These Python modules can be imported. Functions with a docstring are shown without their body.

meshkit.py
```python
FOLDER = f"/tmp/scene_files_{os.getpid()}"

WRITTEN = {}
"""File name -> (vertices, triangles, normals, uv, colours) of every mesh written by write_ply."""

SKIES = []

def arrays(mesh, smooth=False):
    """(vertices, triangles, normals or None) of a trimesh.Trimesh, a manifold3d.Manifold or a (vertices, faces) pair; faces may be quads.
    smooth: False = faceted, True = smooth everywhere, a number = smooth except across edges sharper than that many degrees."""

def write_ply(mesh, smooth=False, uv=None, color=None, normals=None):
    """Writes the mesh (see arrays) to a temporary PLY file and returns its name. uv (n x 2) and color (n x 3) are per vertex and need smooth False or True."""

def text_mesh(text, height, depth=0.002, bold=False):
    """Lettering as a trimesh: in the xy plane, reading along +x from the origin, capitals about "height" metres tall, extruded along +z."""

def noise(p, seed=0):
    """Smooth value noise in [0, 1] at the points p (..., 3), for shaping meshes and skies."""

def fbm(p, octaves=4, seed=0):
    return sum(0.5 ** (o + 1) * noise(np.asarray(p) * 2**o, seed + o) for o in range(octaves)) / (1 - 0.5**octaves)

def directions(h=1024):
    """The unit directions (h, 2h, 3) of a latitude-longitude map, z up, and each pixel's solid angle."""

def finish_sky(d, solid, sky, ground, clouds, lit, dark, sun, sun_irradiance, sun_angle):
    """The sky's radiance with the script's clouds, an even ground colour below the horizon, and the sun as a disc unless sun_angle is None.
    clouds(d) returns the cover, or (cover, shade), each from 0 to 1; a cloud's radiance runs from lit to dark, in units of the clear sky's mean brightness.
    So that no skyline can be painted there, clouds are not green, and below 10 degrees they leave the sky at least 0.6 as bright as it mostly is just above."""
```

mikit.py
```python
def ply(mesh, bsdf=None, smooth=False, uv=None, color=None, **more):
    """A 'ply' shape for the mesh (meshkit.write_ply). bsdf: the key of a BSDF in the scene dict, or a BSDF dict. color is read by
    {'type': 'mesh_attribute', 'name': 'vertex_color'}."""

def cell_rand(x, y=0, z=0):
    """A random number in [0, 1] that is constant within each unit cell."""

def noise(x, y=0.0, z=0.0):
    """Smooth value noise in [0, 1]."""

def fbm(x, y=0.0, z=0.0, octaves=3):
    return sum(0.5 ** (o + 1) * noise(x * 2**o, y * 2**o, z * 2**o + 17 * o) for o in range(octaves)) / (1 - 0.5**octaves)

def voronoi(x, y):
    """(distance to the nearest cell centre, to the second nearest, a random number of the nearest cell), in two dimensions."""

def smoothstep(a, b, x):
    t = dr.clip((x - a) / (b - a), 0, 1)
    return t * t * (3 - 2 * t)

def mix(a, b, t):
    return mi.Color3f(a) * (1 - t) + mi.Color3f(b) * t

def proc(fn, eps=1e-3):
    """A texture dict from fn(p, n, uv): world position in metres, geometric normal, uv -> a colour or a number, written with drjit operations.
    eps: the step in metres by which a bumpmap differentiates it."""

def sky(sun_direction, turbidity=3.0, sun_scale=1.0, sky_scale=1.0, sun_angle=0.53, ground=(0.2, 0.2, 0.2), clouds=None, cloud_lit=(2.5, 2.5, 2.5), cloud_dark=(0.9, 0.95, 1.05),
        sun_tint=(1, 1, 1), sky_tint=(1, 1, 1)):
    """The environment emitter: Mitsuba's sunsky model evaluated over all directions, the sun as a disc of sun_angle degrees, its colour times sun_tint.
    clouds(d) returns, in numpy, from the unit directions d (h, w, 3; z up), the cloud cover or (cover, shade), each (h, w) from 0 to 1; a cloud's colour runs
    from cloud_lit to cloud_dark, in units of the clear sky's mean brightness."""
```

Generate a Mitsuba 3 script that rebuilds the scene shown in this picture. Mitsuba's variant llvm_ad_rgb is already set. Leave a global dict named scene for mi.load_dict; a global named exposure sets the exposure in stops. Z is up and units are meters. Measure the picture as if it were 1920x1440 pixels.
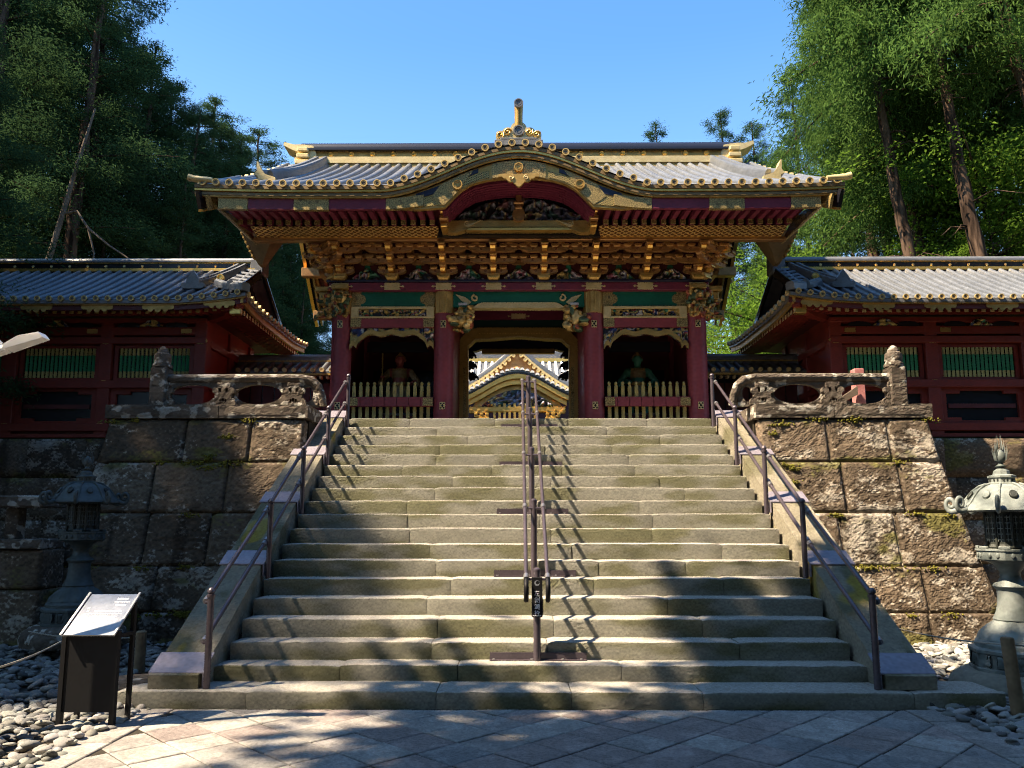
import math, random
import numpy as np
import drjit as dr
import mitsuba as mi
import manifold3d as m3
import trimesh
import shapely
from shapely.geometry import Polygon, Point, box as sbox
from shapely import affinity
import mikit, meshkit
from mikit import noise, fbm, voronoi, cell_rand, smoothstep, mix, proc

T = mi.ScalarTransform4f
rng = np.random.default_rng(7)
scene, labels = {}, {}

# ---------------------------------------------------------------- camera, sky, exposure
PITCH = math.radians(7.9)
YAW = math.radians(0.40)
scene['camera'] = {
    'type': 'perspective', 'fov': 67.31, 'fov_axis': 'x',
    'near_clip': 0.05, 'far_clip': 3000.0,
    'principal_point_offset_y': -65 / 1440,
    'to_world': T().look_at(origin=[0, 0, 1.6],
                            target=[-math.sin(YAW) * math.cos(PITCH), math.cos(YAW) * math.cos(PITCH), 1.6 + math.sin(PITCH)],
                            up=[0, 0, 1])}
def haze_cover(d):  # thin summer haze whitening the sky towards the horizon
    el = np.degrees(np.arcsin(np.clip(d[..., 2], -1, 1)))
    return np.clip((34 - el) / 30, 0, 1) ** 1.3 * (0.30 + 0.10 * meshkit.fbm(d * [3, 3, 9], 3))
SUN = (-0.56, -0.21, 0.80)
scene['sky_light'] = mikit.sky(SUN, turbidity=3.2, sun_scale=2.15, sky_scale=1.7, ground=(0.10, 0.10, 0.08), sky_tint=(0.72, 0.99, 1.12), clouds=haze_cover, cloud_lit=(1.75, 2.1, 2.35), sun_tint=(1.0, 0.98, 0.93))
exposure = 2.42

# ---------------------------------------------------------------- materials
def P(base, rough=0.6, metal=0.0, spec=0.5, two=True, **more):
    b = {'type': 'principled', 'base_color': base if isinstance(base, dict) else {'type': 'rgb', 'value': list(base)}, 'roughness': rough if isinstance(rough, dict) else float(rough), 'metallic': float(metal), 'specular': float(spec), **more}
    return {'type': 'twosided', 'bsdf': b} if two else b
def bump(b, fn, eps=0.004):
    inner = b['bsdf']
    return {'type': 'twosided', 'bsdf': {'type': 'bumpmap', 'arbitrary': proc(fn, eps), 'scale': 1.0, 'bsdf': inner}}
def C(*c): return mi.Color3f(*c)

def f_step(p, n, uv):
    a = fbm(p.x * 1.3, p.y * 2.0, p.z * 3.0, 3)
    g = fbm(p.x * 55, p.y * 55, p.z * 55, 3)
    m = smoothstep(0.40, 0.62, fbm(p.x * 1.7 + 9, p.y * 3 + 4, p.z * 4, 3)) * (1 - smoothstep(0.3, 0.8, n.z))
    c = mix((0.165, 0.160, 0.130), (0.275, 0.265, 0.220), a)
    c = mix(c, (0.115, 0.112, 0.05), m * 0.75)
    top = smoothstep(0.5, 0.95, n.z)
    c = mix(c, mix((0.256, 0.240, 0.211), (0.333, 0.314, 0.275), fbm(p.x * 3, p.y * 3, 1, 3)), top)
    return c * (0.55 + 0.85 * g)
def f_stepb(p, n, uv):
    return 0.016 * fbm(p.x * 42, p.y * 42, p.z * 42, 3) + 0.010 * noise(p.x * 130, p.y * 130, p.z * 130)
M = {}
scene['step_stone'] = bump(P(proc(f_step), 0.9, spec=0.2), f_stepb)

def wall_fn(i, k):
    def fn(p, n, uv):
        o = 13.0 * i
        a = fbm(p.x * 1.1 + o, p.y, p.z * 1.1 + 5, 3)
        c = mix((0.061, 0.045, 0.031), (0.172, 0.131, 0.092), a) * k
        f = fbm(p.x * 28, p.y * 28, p.z * 28, 3)
        l = fbm(p.x * 6 + o, p.y * 6, p.z * 6 + 3, 4) * 0.5 + 0.5 * fbm(p.x * 1.0 + 3 + o, p.y, p.z * 1.2, 2)
        c = mix(c, (0.410, 0.373, 0.312), smoothstep(0.545, 0.66, l + 0.34 * (f - 0.5)) * 0.62)
        mo = smoothstep(0.62, 0.72, fbm(p.x * 1.5 + 20 + o, p.y * 1.5, p.z * 2.4, 4) + 0.15 * (f - 0.5))
        c = mix(c, (0.123, 0.115, 0.033), mo * 0.8)
        d = smoothstep(0.5, 0.75, fbm(p.x * 5 + o, p.y, p.z * 0.7, 3))
        return c * (0.30 + 1.4 * f) * (1 - 0.5 * d) * 0.92
    return fn
def f_wallb(p, n, uv):
    return 0.045 * fbm(p.x * 16, p.y * 16, p.z * 16, 3) + 0.016 * noise(p.x * 55, p.y * 55, p.z * 55)
for i, k in enumerate((0.8, 1.0, 1.3)): scene['wall_stone_%d' % i] = bump(P(proc(wall_fn(i, k)), 0.95, spec=0.15), f_wallb)
WALL = lambda: 'wall_stone_%d' % rng.integers(0, 3)
def f_cap(p, n, uv):
    a = fbm(p.x * 2, p.y * 2, p.z * 4, 3); f = fbm(p.x * 30, p.y * 30, p.z * 30, 3)
    c = mix((0.044, 0.034, 0.026), (0.160, 0.132, 0.104), a)
    c = mix(c, (0.440, 0.416, 0.360), smoothstep(0.56, 0.68, fbm(p.x * 9, p.y * 9, p.z * 9, 3)) * 0.7)
    return c * (0.5 + f)
scene['rail_stone'] = bump(P(proc(f_cap), 0.95, spec=0.15), f_wallb)
def f_ramp(p, n, uv):
    f = fbm(p.x * 40, p.y * 40, p.z * 40, 3)
    c = mix((0.156, 0.139, 0.096), (0.257, 0.231, 0.181), fbm(p.x * 4, p.y * 3, p.z * 3, 3))
    c = mix(c, (0.095, 0.089, 0.046), smoothstep(0.50, 0.68, fbm(p.x * 3 + 7, p.y * 2, p.z * 2, 3)) * 0.8)
    c = mix(c, (0.279, 0.201, 0.012), smoothstep(0.62, 0.70, fbm(p.x * 2.2 + 31, p.y * 1.6, p.z, 3)) * 0.65)
    return c * (0.6 + 0.8 * f)
scene['ramp_stone'] = bump(P(proc(f_ramp), 0.9, spec=0.2), f_stepb)

def paver(i, lo, hi):
    def fn(p, n, uv):
        a = fbm(p.x * 2.5 + i * 7, p.y * 2.5, 0.5, 3); f = fbm(p.x * 60, p.y * 60, i, 3)
        w = smoothstep(0.46, 0.60, fbm(p.x * 5 + 3 * i, p.y * 5, 2.5, 5))
        c = mix(lo, hi, a)
        return mix(c, c * 1.28 + 0.012, w * 0.8) * (0.62 + 0.76 * f)
    return bump(P(proc(fn), 0.8, spec=0.3), f_paverb)
def f_paverb(p, n, uv): return 0.006 * fbm(p.x * 25, p.y * 25, p.z * 25, 3)
for i, (lo, hi) in enumerate([((0.132, 0.122, 0.112), (0.238, 0.221, 0.205)), ((0.132, 0.109, 0.099), (0.218, 0.185, 0.172)), ((0.158, 0.149, 0.135), (0.277, 0.261, 0.238)), ((0.112, 0.109, 0.106), (0.191, 0.185, 0.178))]):
    scene['paver_%d' % i] = paver(i, lo, hi)
def f_ground(p, n, uv):
    f = fbm(p.x * 3, p.y * 3, p.z * 3, 4)
    s = smoothstep(0.2, 1.2, p.z)
    return mix(mix((0.05, 0.042, 0.035), (0.13, 0.115, 0.095), f), mix((0.016, 0.022, 0.008), (0.05, 0.05, 0.02), f), s)
scene['earth'] = P(proc(f_ground), 0.95, spec=0.1)
scene['soil_joint'] = P((0.035, 0.03, 0.024), 0.95, spec=0.1)
scene['pebble'] = P({'type': 'mesh_attribute', 'name': 'vertex_color'}, 0.8, spec=0.3)

def dirt(lo, hi, s=3.0, g=40):
    def fn(p, n, uv):
        return mix(lo, hi, fbm(p.x * s, p.y * s, p.z * s, 3)) * (0.86 + 0.28 * noise(p.x * g, p.y * g, p.z * g))
    return proc(fn)
scene['maroon'] = P(dirt((0.165, 0.030, 0.038), (0.275, 0.052, 0.062), 1.3, 25), 0.5, spec=0.4)
scene['purple_red'] = P(dirt((0.115, 0.017, 0.036), (0.185, 0.030, 0.058), 3.5), 0.4, spec=0.4)
scene['vermilion'] = P(dirt((0.130, 0.018, 0.012), (0.215, 0.030, 0.019), 2.0), 0.5, spec=0.4)
scene['pale_stone'] = bump(P(dirt((0.15, 0.14, 0.11), (0.30, 0.28, 0.23), 4, 50), 0.9, spec=0.2), f_stepb)
scene['sunlit_red'] = P(dirt((0.30, 0.09, 0.085), (0.50, 0.22, 0.20), 12), 0.7)  # red lightened to pink, sunlight painted into the colour
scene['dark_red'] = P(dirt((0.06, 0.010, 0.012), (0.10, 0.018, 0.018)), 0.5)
scene['black_lacquer'] = P((0.010, 0.010, 0.014), 0.25, spec=0.6)
scene['navy'] = P((0.012, 0.012, 0.035), 0.35)
scene['green_lacquer'] = P(dirt((0.005, 0.085, 0.055), (0.009, 0.125, 0.08), 2.0), 0.45, spec=0.35)
scene['dark_green'] = P((0.006, 0.030, 0.028), 0.4)
scene['lattice_green'] = P(dirt((0.012, 0.16, 0.06), (0.02, 0.22, 0.08)), 0.5)
scene['gold'] = P(dirt((0.70, 0.40, 0.085), (0.98, 0.66, 0.20), 6, 60), 0.34, metal=0.85)
scene['old_gold'] = P(dirt((0.34, 0.20, 0.05), (0.62, 0.40, 0.13), 7, 60), 0.45, metal=0.65)
scene['copper_gold'] = P(dirt((0.28, 0.135, 0.055), (0.54, 0.30, 0.115), 6, 60), 0.36, metal=0.65)
scene['picket_gold'] = P(dirt((0.30, 0.235, 0.07), (0.46, 0.37, 0.13), 6, 50), 0.45, metal=0.3)
scene['pale_gold'] = P(dirt((0.50, 0.38, 0.16), (0.74, 0.60, 0.31), 6, 50), 0.45, metal=0.35)
def f_plate(p, n, uv):
    a, b, c = voronoi(p.x * 26, (p.z + p.y * 0.5) * 26)
    return mix((0.13, 0.095, 0.04), (0.58, 0.42, 0.16), smoothstep(0.05, 0.28, b - a) * (0.4 + 0.6 * noise(p.x * 60, p.z * 60, p.y * 60)))
scene['chased_gold'] = P(proc(f_plate), 0.45, metal=0.5)
def f_lattice(p, n, uv):
    u, v = p.x * 7.5, (p.z - p.y) * 7.5
    a = dr.abs(u + v - dr.floor(u + v) - 0.5); b = dr.abs(u - v - dr.floor(u - v) - 0.5)
    g = smoothstep(0.34, 0.42, dr.maximum(a, b))
    return mix((0.16, 0.055, 0.020), (0.95, 0.66, 0.22), g)
scene['brown_gilt'] = P(dirt((0.13, 0.085, 0.04), (0.26, 0.175, 0.075), 6), 0.5, metal=0.35)
scene['lattice_gold'] = P(proc(f_lattice), 0.4, metal=0.6)
def f_scale(p, n, uv):
    u, v = p.x * 16, (p.z + p.x * 0.3) * 22
    a = dr.abs(u + v - dr.floor(u + v) - 0.5); b = dr.abs(u - v - dr.floor(u - v) - 0.5)
    return mix((0.07, 0.05, 0.02), (0.50, 0.37, 0.13), smoothstep(0.26, 0.40, dr.maximum(a, b)))
scene['scale_gold'] = P(proc(f_scale), 0.45, metal=0.5)
scene['carving'] = P({'type': 'mesh_attribute', 'name': 'vertex_color'}, 0.42, metal=0.35)
def f_roof(p, n, uv):
    s = fbm(p.x * 2.2, p.y * 2.2, p.z * 2.2, 4); f = fbm(p.x * 14, p.y * 14, p.z * 14, 3)
    return mix((0.069, 0.077, 0.090), (0.155, 0.166, 0.181), s) * (0.75 + 0.5 * f)
scene['roof_copper'] = P(proc(f_roof), 0.42, metal=0.12, spec=0.6)
scene['roof_black'] = P((0.013, 0.016, 0.029), 0.35, metal=0.1)
scene['roof_dark'] = P(dirt((0.10, 0.105, 0.115), (0.20, 0.205, 0.21), 5), 0.4, metal=0.2, spec=0.6)
def f_bronze(p, n, uv):
    s = fbm(p.x * 4, p.y * 4, p.z * 4, 4); f = fbm(p.x * 22, p.y * 22, p.z * 22, 3)
    c = mix((0.082, 0.100, 0.094), (0.222, 0.246, 0.231), smoothstep(0.3, 0.65, s))
    return c * (0.7 + 0.6 * f)
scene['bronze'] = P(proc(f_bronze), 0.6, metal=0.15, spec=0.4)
scene['bronze_shaded'] = P(dirt((0.035, 0.045, 0.044), (0.10, 0.12, 0.118), 5), 0.6, metal=0.15, spec=0.4)  # same bronze, darkened so the left lantern's shade is in its colour
scene['bronze_dark'] = P(dirt((0.012, 0.014, 0.012), (0.045, 0.05, 0.042), 9), 0.55, metal=0.2)
scene['rail_metal'] = P(dirt((0.06, 0.048, 0.058), (0.11, 0.088, 0.10), 8, 60), 0.30, metal=0.35, spec=0.6)
scene['rail_clamp'] = P((0.30, 0.29, 0.30), 0.3, metal=0.7)
scene['plate_metal'] = P(dirt((0.20, 0.18, 0.215), (0.27, 0.245, 0.285), 5), 0.45, metal=0.25)
scene['black_paint'] = P((0.004, 0.004, 0.005), 0.6, spec=0.25)
scene['sign_face'] = P(dirt((0.28, 0.30, 0.34), (0.38, 0.40, 0.44), 5), 0.28, metal=0.45)
scene['sign_print'] = P((0.82, 0.83, 0.86), 0.5)
scene['white_paint'] = P((0.80, 0.79, 0.76), 0.35)
scene['grey_paint'] = P((0.42, 0.43, 0.44), 0.4, metal=0.3)
def f_bark(p, n, uv):
    s = fbm(p.x * 9, p.y * 9, p.z * 0.9, 4)
    return mix((0.022, 0.014, 0.010), (0.115, 0.075, 0.052), smoothstep(0.3, 0.7, s))
scene['bark'] = P(proc(f_bark), 0.95, spec=0.1)
scene['dead_wood'] = P(dirt((0.075, 0.056, 0.042), (0.19, 0.15, 0.115), 4), 0.9, spec=0.1)
scene['stake_wood'] = P(dirt((0.13, 0.085, 0.05), (0.28, 0.20, 0.12), 9), 0.85, spec=0.2)
scene['rope_fibre'] = P((0.30, 0.27, 0.22), 0.9)
def leaf(c, t):
    return {'type': 'principledthin', 'base_color': proc(lambda p, n, uv: mix(tuple(0.35 * x for x in c), tuple(1.7 * x for x in c), 0.6 * fbm(p.x * 0.7, p.y * 0.7, p.z * 0.7, 3) + 0.4 * noise(p.x * 9, p.y * 9, p.z * 9))), 'roughness': 0.6, 'diff_trans': t, 'spec_trans': 0.0, 'eta': 1.35}
scene['leaf_cedar'] = leaf((0.050, 0.095, 0.038), 0.65)
scene['leaf_cypress'] = leaf((0.092, 0.165, 0.040), 0.85)
scene['leaf_maple'] = leaf((0.125, 0.215, 0.028), 1.0)
scene['leaf_under'] = leaf((0.07, 0.13, 0.03), 0.8)
scene['moss'] = P(dirt((0.085, 0.082, 0.015), (0.22, 0.20, 0.035), 20), 0.95, spec=0.1)
scene['skin_red'] = P((0.30, 0.075, 0.06), 0.5)
scene['skin_green'] = P((0.05, 0.20, 0.14), 0.5)
scene['cloth_gold'] = P(dirt((0.16, 0.10, 0.05), (0.35, 0.24, 0.10), 20), 0.6)

# ---------------------------------------------------------------- mesh helpers (V, F)
def cat(*ms):
    ms = [m for m in ms if m is not None]
    o, V, F = 0, [], []
    for v, f in ms:
        V.append(np.asarray(v, float)); F.append(np.asarray(f, int) + o); o += len(v)
    return np.vstack(V), np.vstack(F)
def mf(m):
    q = m.to_mesh(); return np.array(q.vert_properties[:, :3], float), np.array(q.tri_verts, int)
def hull(pts): return mf(m3.Manifold.hull_points(np.asarray(pts, float)))
def bx(x0, x1, y0, y1, z0, z1, c=0.0):
    if c <= 0:
        v = np.array([[x, y, z] for x in (x0, x1) for y in (y0, y1) for z in (z0, z1)], float)
        f = np.array([[0, 1, 3], [0, 3, 2], [4, 6, 7], [4, 7, 5], [0, 4, 5], [0, 5, 1], [2, 3, 7], [2, 7, 6], [0, 2, 6], [0, 6, 4], [1, 5, 7], [1, 7, 3]])
        return v, f
    pts = []
    for x, sx in ((x0, 1), (x1, -1)):
        for y, sy in ((y0, 1), (y1, -1)):
            for z, sz in ((z0, 1), (z1, -1)):
                pts += [(x, y + sy * c, z + sz * c), (x + sx * c, y, z + sz * c), (x + sx * c, y + sy * c, z)]
    return hull(pts)
def cx(x, y, z, sx, sy, sz, c=0.0): return bx(x - sx / 2, x + sx / 2, y - sy / 2, y + sy / 2, z - sz / 2, z + sz / 2, c)
def tube(pts, r, n=8, cap=True):
    p = np.asarray(pts, float); k = len(p); r = np.broadcast_to(np.asarray(r, float), (k,))
    t = np.gradient(p, axis=0); t /= np.linalg.norm(t, axis=1, keepdims=True) + 1e-12
    u = np.cross(t[0], [0, 0, 1.0] if abs(t[0][2]) < 0.9 else [1.0, 0, 0]); u /= np.linalg.norm(u)
    V = []
    a = np.arange(n) * 2 * math.pi / n
    for i in range(k):
        u = u - t[i] * (u @ t[i]); u /= np.linalg.norm(u) + 1e-12
        w = np.cross(t[i], u)
        V.append(p[i] + r[i] * (np.cos(a)[:, None] * u + np.sin(a)[:, None] * w))
    V = np.vstack(V); F = []
    j = np.arange(n); jn = (j + 1) % n
    for i in range(k - 1):
        F.append(np.stack([i * n + j, i * n + jn, (i + 1) * n + jn], 1)); F.append(np.stack([i * n + j, (i + 1) * n + jn, (i + 1) * n + j], 1))
    if cap:
        V = np.vstack([V, p[:1], p[-1:]]); c0, c1 = k * n, k * n + 1
        F.append(np.stack([j * 0 + c0, jn, j], 1)); F.append(np.stack([j * 0 + c1, (k - 1) * n + j, (k - 1) * n + jn], 1))
    return V, np.vstack(F)
def lathe(prof, n=24, at=(0, 0, 0), rad=None, phase=0.0):
    prof = np.asarray(prof, float); a = np.arange(n) * 2 * math.pi / n + phase
    m = np.ones(n) if rad is None else rad(a)
    V = np.vstack([np.stack([r * m * np.cos(a), r * m * np.sin(a), z + 0 * a], 1) for r, z in prof]) + np.asarray(at, float)
    j = np.arange(n); jn = (j + 1) % n; F = []
    for i in range(len(prof) - 1):
        F.append(np.stack([i * n + j, i * n + jn, (i + 1) * n + jn], 1)); F.append(np.stack([i * n + j, (i + 1) * n + jn, (i + 1) * n + j], 1))
    return V, np.vstack(F)
def ngon(n, r):  # radial factor making a lathe of many segments polygonal
    return lambda a: math.cos(math.pi / n) / np.cos((a % (2 * math.pi / n)) - math.pi / n)
def pris(poly, y0, y1):
    out = []
    for g in getattr(poly, 'geoms', [poly]):
        if g.is_empty or g.area < 1e-7: continue
        m = trimesh.creation.extrude_polygon(g, y1 - y0, engine='earcut')
        v = np.array(m.vertices); out.append((np.stack([v[:, 0], y1 - v[:, 2], v[:, 1]], 1), np.array(m.faces)))
    return cat(*out)
def poly(*p): return Polygon(p).buffer(0)
def sweep_x(prof, xs, lift=None, ybend=None):
    """closed profile (y, z) carried along x; lift(x) raises it"""
    prof = np.asarray(prof, float); n = len(prof); xs = np.asarray(xs, float); L = np.zeros(len(xs)) if lift is None else lift(xs)
    V = np.vstack([np.stack([np.full(n, x), prof[:, 0], prof[:, 1] + l], 1) for x, l in zip(xs, L)])
    j = np.arange(n); jn = (j + 1) % n; F = []
    for i in range(len(xs) - 1):
        F.append(np.stack([i * n + j, (i + 1) * n + jn, i * n + jn], 1)); F.append(np.stack([i * n + j, (i + 1) * n + j, (i + 1) * n + jn], 1))
    tri = np.asarray(trimesh.creation.triangulate_polygon(Polygon(prof), engine='earcut')[1])
    tv = np.asarray(trimesh.creation.triangulate_polygon(Polygon(prof), engine='earcut')[0])
    mp = np.array([np.argmin(((prof - q) ** 2).sum(1)) for q in tv])
    F += [mp[tri], mp[tri][:, ::-1] + (len(xs) - 1) * n]
    return V, np.vstack(F)
def grid(fn, us, vs, flip=False):
    U, W = np.meshgrid(us, vs, indexing='ij'); V = fn(U, W).reshape(-1, 3); a, b = len(us), len(vs)
    i = (np.arange(a - 1)[:, None] * b + np.arange(b - 1)[None]).ravel()
    F = np.vstack([np.stack([i, i + b, i + b + 1], 1), np.stack([i, i + b + 1, i + 1], 1)])
    return V, F[:, ::-1] if flip else F
def mv(m, d=(0, 0, 0), rz=0.0, s=1.0, mir=False, rx=0.0):
    v, f = m; v = np.array(v, float) * s
    if rx: c, q = math.cos(rx), math.sin(rx); v = np.stack([v[:, 0], c * v[:, 1] - q * v[:, 2], q * v[:, 1] + c * v[:, 2]], 1)
    if rz: c, q = math.cos(rz), math.sin(rz); v = np.stack([c * v[:, 0] - q * v[:, 1], q * v[:, 0] + c * v[:, 1], v[:, 2]], 1)
    if mir: v = v * [-1, 1, 1]; f = np.asarray(f)[:, ::-1]
    return v + np.asarray(d, float), f
def ball(c, r, sub=1):
    s = trimesh.creation.icosphere(sub); return np.array(s.vertices) * np.asarray(r, float) + np.asarray(c, float), np.array(s.faces)
def spiral(c, r0, turns, dirn=1, a0=0.0, n=14, shrink=0.18, plane='xz'):
    t = np.linspace(0, 1, n); a = a0 + dirn * t * turns * 2 * math.pi; r = r0 * (1 - (1 - shrink) * t)
    x, z = r * np.cos(a), r * np.sin(a); o = np.zeros(n)
    return np.asarray(c) + np.stack([x, o, z] if plane == 'xz' else [x, z, o], 1)
def rot_align(m, M3, d): return m[0] @ np.asarray(M3).T + np.asarray(d, float), m[1]

# ---------------------------------------------------------------- scene bookkeeping
count = {}
def uniq(k):
    i = count.get(k, 0); count[k] = i + 1
    return k if i == 0 else '%s_%03d' % (k, i)
def put(parent, name, mesh, mat, smooth=False, color=None, label=None, to=None):
    k = uniq(parent + '__' + name if parent else name)
    d = mesh if isinstance(mesh, dict) else mikit.ply(mesh, mat, smooth=smooth, color=color)
    scene[k] = {**d, 'to_world': to} if to is not None else d
    if label: labels[k] = {'label': label}
    return k
def shared(mesh, mat, smooth=False, color=None): return mikit.ply(mesh, mat, smooth=smooth, color=color)
def tag(k, label, cat_, group=None, kind=None):
    labels[k] = {'label': label, 'category': cat_}
    if group: labels[k]['group'] = group
    if kind: labels[k]['kind'] = kind
    return k
def node(name): return uniq(name)
def stuff(k, label=None):
    labels[k] = {**labels.get(k, {}), 'kind': 'stuff'}
    if label: labels[k]['label'] = label
    return k
def TT(x, y, z, rz=0.0, s=1.0):
    return T().translate([x, y, z]).rotate([0, 0, 1], math.degrees(rz)).scale(s)
GX = 0.03           # axis of the gate
H0 = 3.38           # floor of the upper terrace

# ---------------------------------------------------------------- terrain and terraces
def pris_x(poly_, x0, x1):
    m = trimesh.creation.extrude_polygon(poly_, x1 - x0, engine='earcut'); v = np.array(m.vertices)
    return np.stack([x0 + v[:, 2], v[:, 0], v[:, 1]], 1), np.array(m.faces)
def terrain(x, y):
    s = np.clip((y - 21) / 5, 0, 1); s = s * s * (3 - 2 * s)
    side = np.clip((np.abs(x) - 9) / 26, 0, 1.6)
    back = np.clip((y - 24) / 60, 0, 1.5)
    hill = s * (3.2 + side * 12.0 + back * 9 * np.clip(np.abs(x) / 22 - 0.05, 0, 1))
    flank = np.clip((np.abs(x) - 15) / 40, 0, 2) * 9 * np.clip((y + 10) / 25, 0, 1)
    n = (meshkit.fbm(np.stack([x / 5, y / 5, 0 * x], -1), 3) - 0.5) * np.clip(np.abs(x) / 8 - 1, 0, 1) * 1.0 * np.clip((y - 12) / 8, 0, 1)
    return np.maximum(hill + n, flank) - 0.03
ux = np.sinh(np.linspace(-4.2, 4.2, 150)) * 18; uy = 6 + np.sinh(np.linspace(-4.0, 4.2, 150)) * 18
k = put('', 'ground', grid(lambda U, W: np.stack([U, W, terrain(U, W)], -1), ux, uy), 'earth', smooth=True)
tag(k, 'dark forest floor rising into wooded slopes behind the shrine', 'ground', kind='structure')

# pebbles on both sides of the stairs
def pebbles(regions, n):
    base = trimesh.creation.icosphere(1); bv, bf = np.array(base.vertices), np.array(base.faces)
    V, F, Cc, o = [], [], [], 0
    for (x0, x1, y0, y1), m, col in regions:
        for _ in range(m):
            x, y = rng.uniform(x0, x1), rng.uniform(y0, y1)
            r = rng.uniform(0.025, 0.06) * (1.25 if rng.random() < 0.12 else 1)
            q = bv * (r * np.array([1.25, 0.95, 0.55])) * rng.uniform(0.75, 1.2, 3)
            q = q * (1 + 0.13 * np.sin(bv[:, [1, 2, 0]] * rng.uniform(1, 4, 3) + rng.uniform(0, 6, 3)))
            a = rng.uniform(0, 6.28); c, s = math.cos(a), math.sin(a); t = rng.normal(0, 0.25)
            q = np.stack([c * q[:, 0] - s * q[:, 1], s * q[:, 0] + c * q[:, 1], q[:, 2] + t * q[:, 0]], 1)
            V.append(q + [x, y, rng.uniform(0.0, 0.035)]); F.append(bf + o); o += len(bv)
            g = rng.uniform(0.12, 0.30) if rng.random() < 0.85 else rng.uniform(0.05, 0.11)
            Cc.append(np.tile(np.array([g * rng.uniform(0.97, 1.06), g, g * rng.uniform(0.86, 1.0)]) * col, (len(bv), 1)))
    return (np.vstack(V), np.vstack(F)), np.vstack(Cc)
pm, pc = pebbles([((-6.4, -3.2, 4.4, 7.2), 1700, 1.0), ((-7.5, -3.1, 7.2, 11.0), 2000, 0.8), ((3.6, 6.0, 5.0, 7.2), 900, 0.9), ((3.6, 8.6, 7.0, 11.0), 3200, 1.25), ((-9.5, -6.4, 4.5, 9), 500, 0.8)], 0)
k = put('', 'gravel', pm, 'pebble', smooth=True, color=pc); tag(k, 'loose grey river pebbles on both sides of the stone stairs', 'gravel', kind='stuff')

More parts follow.
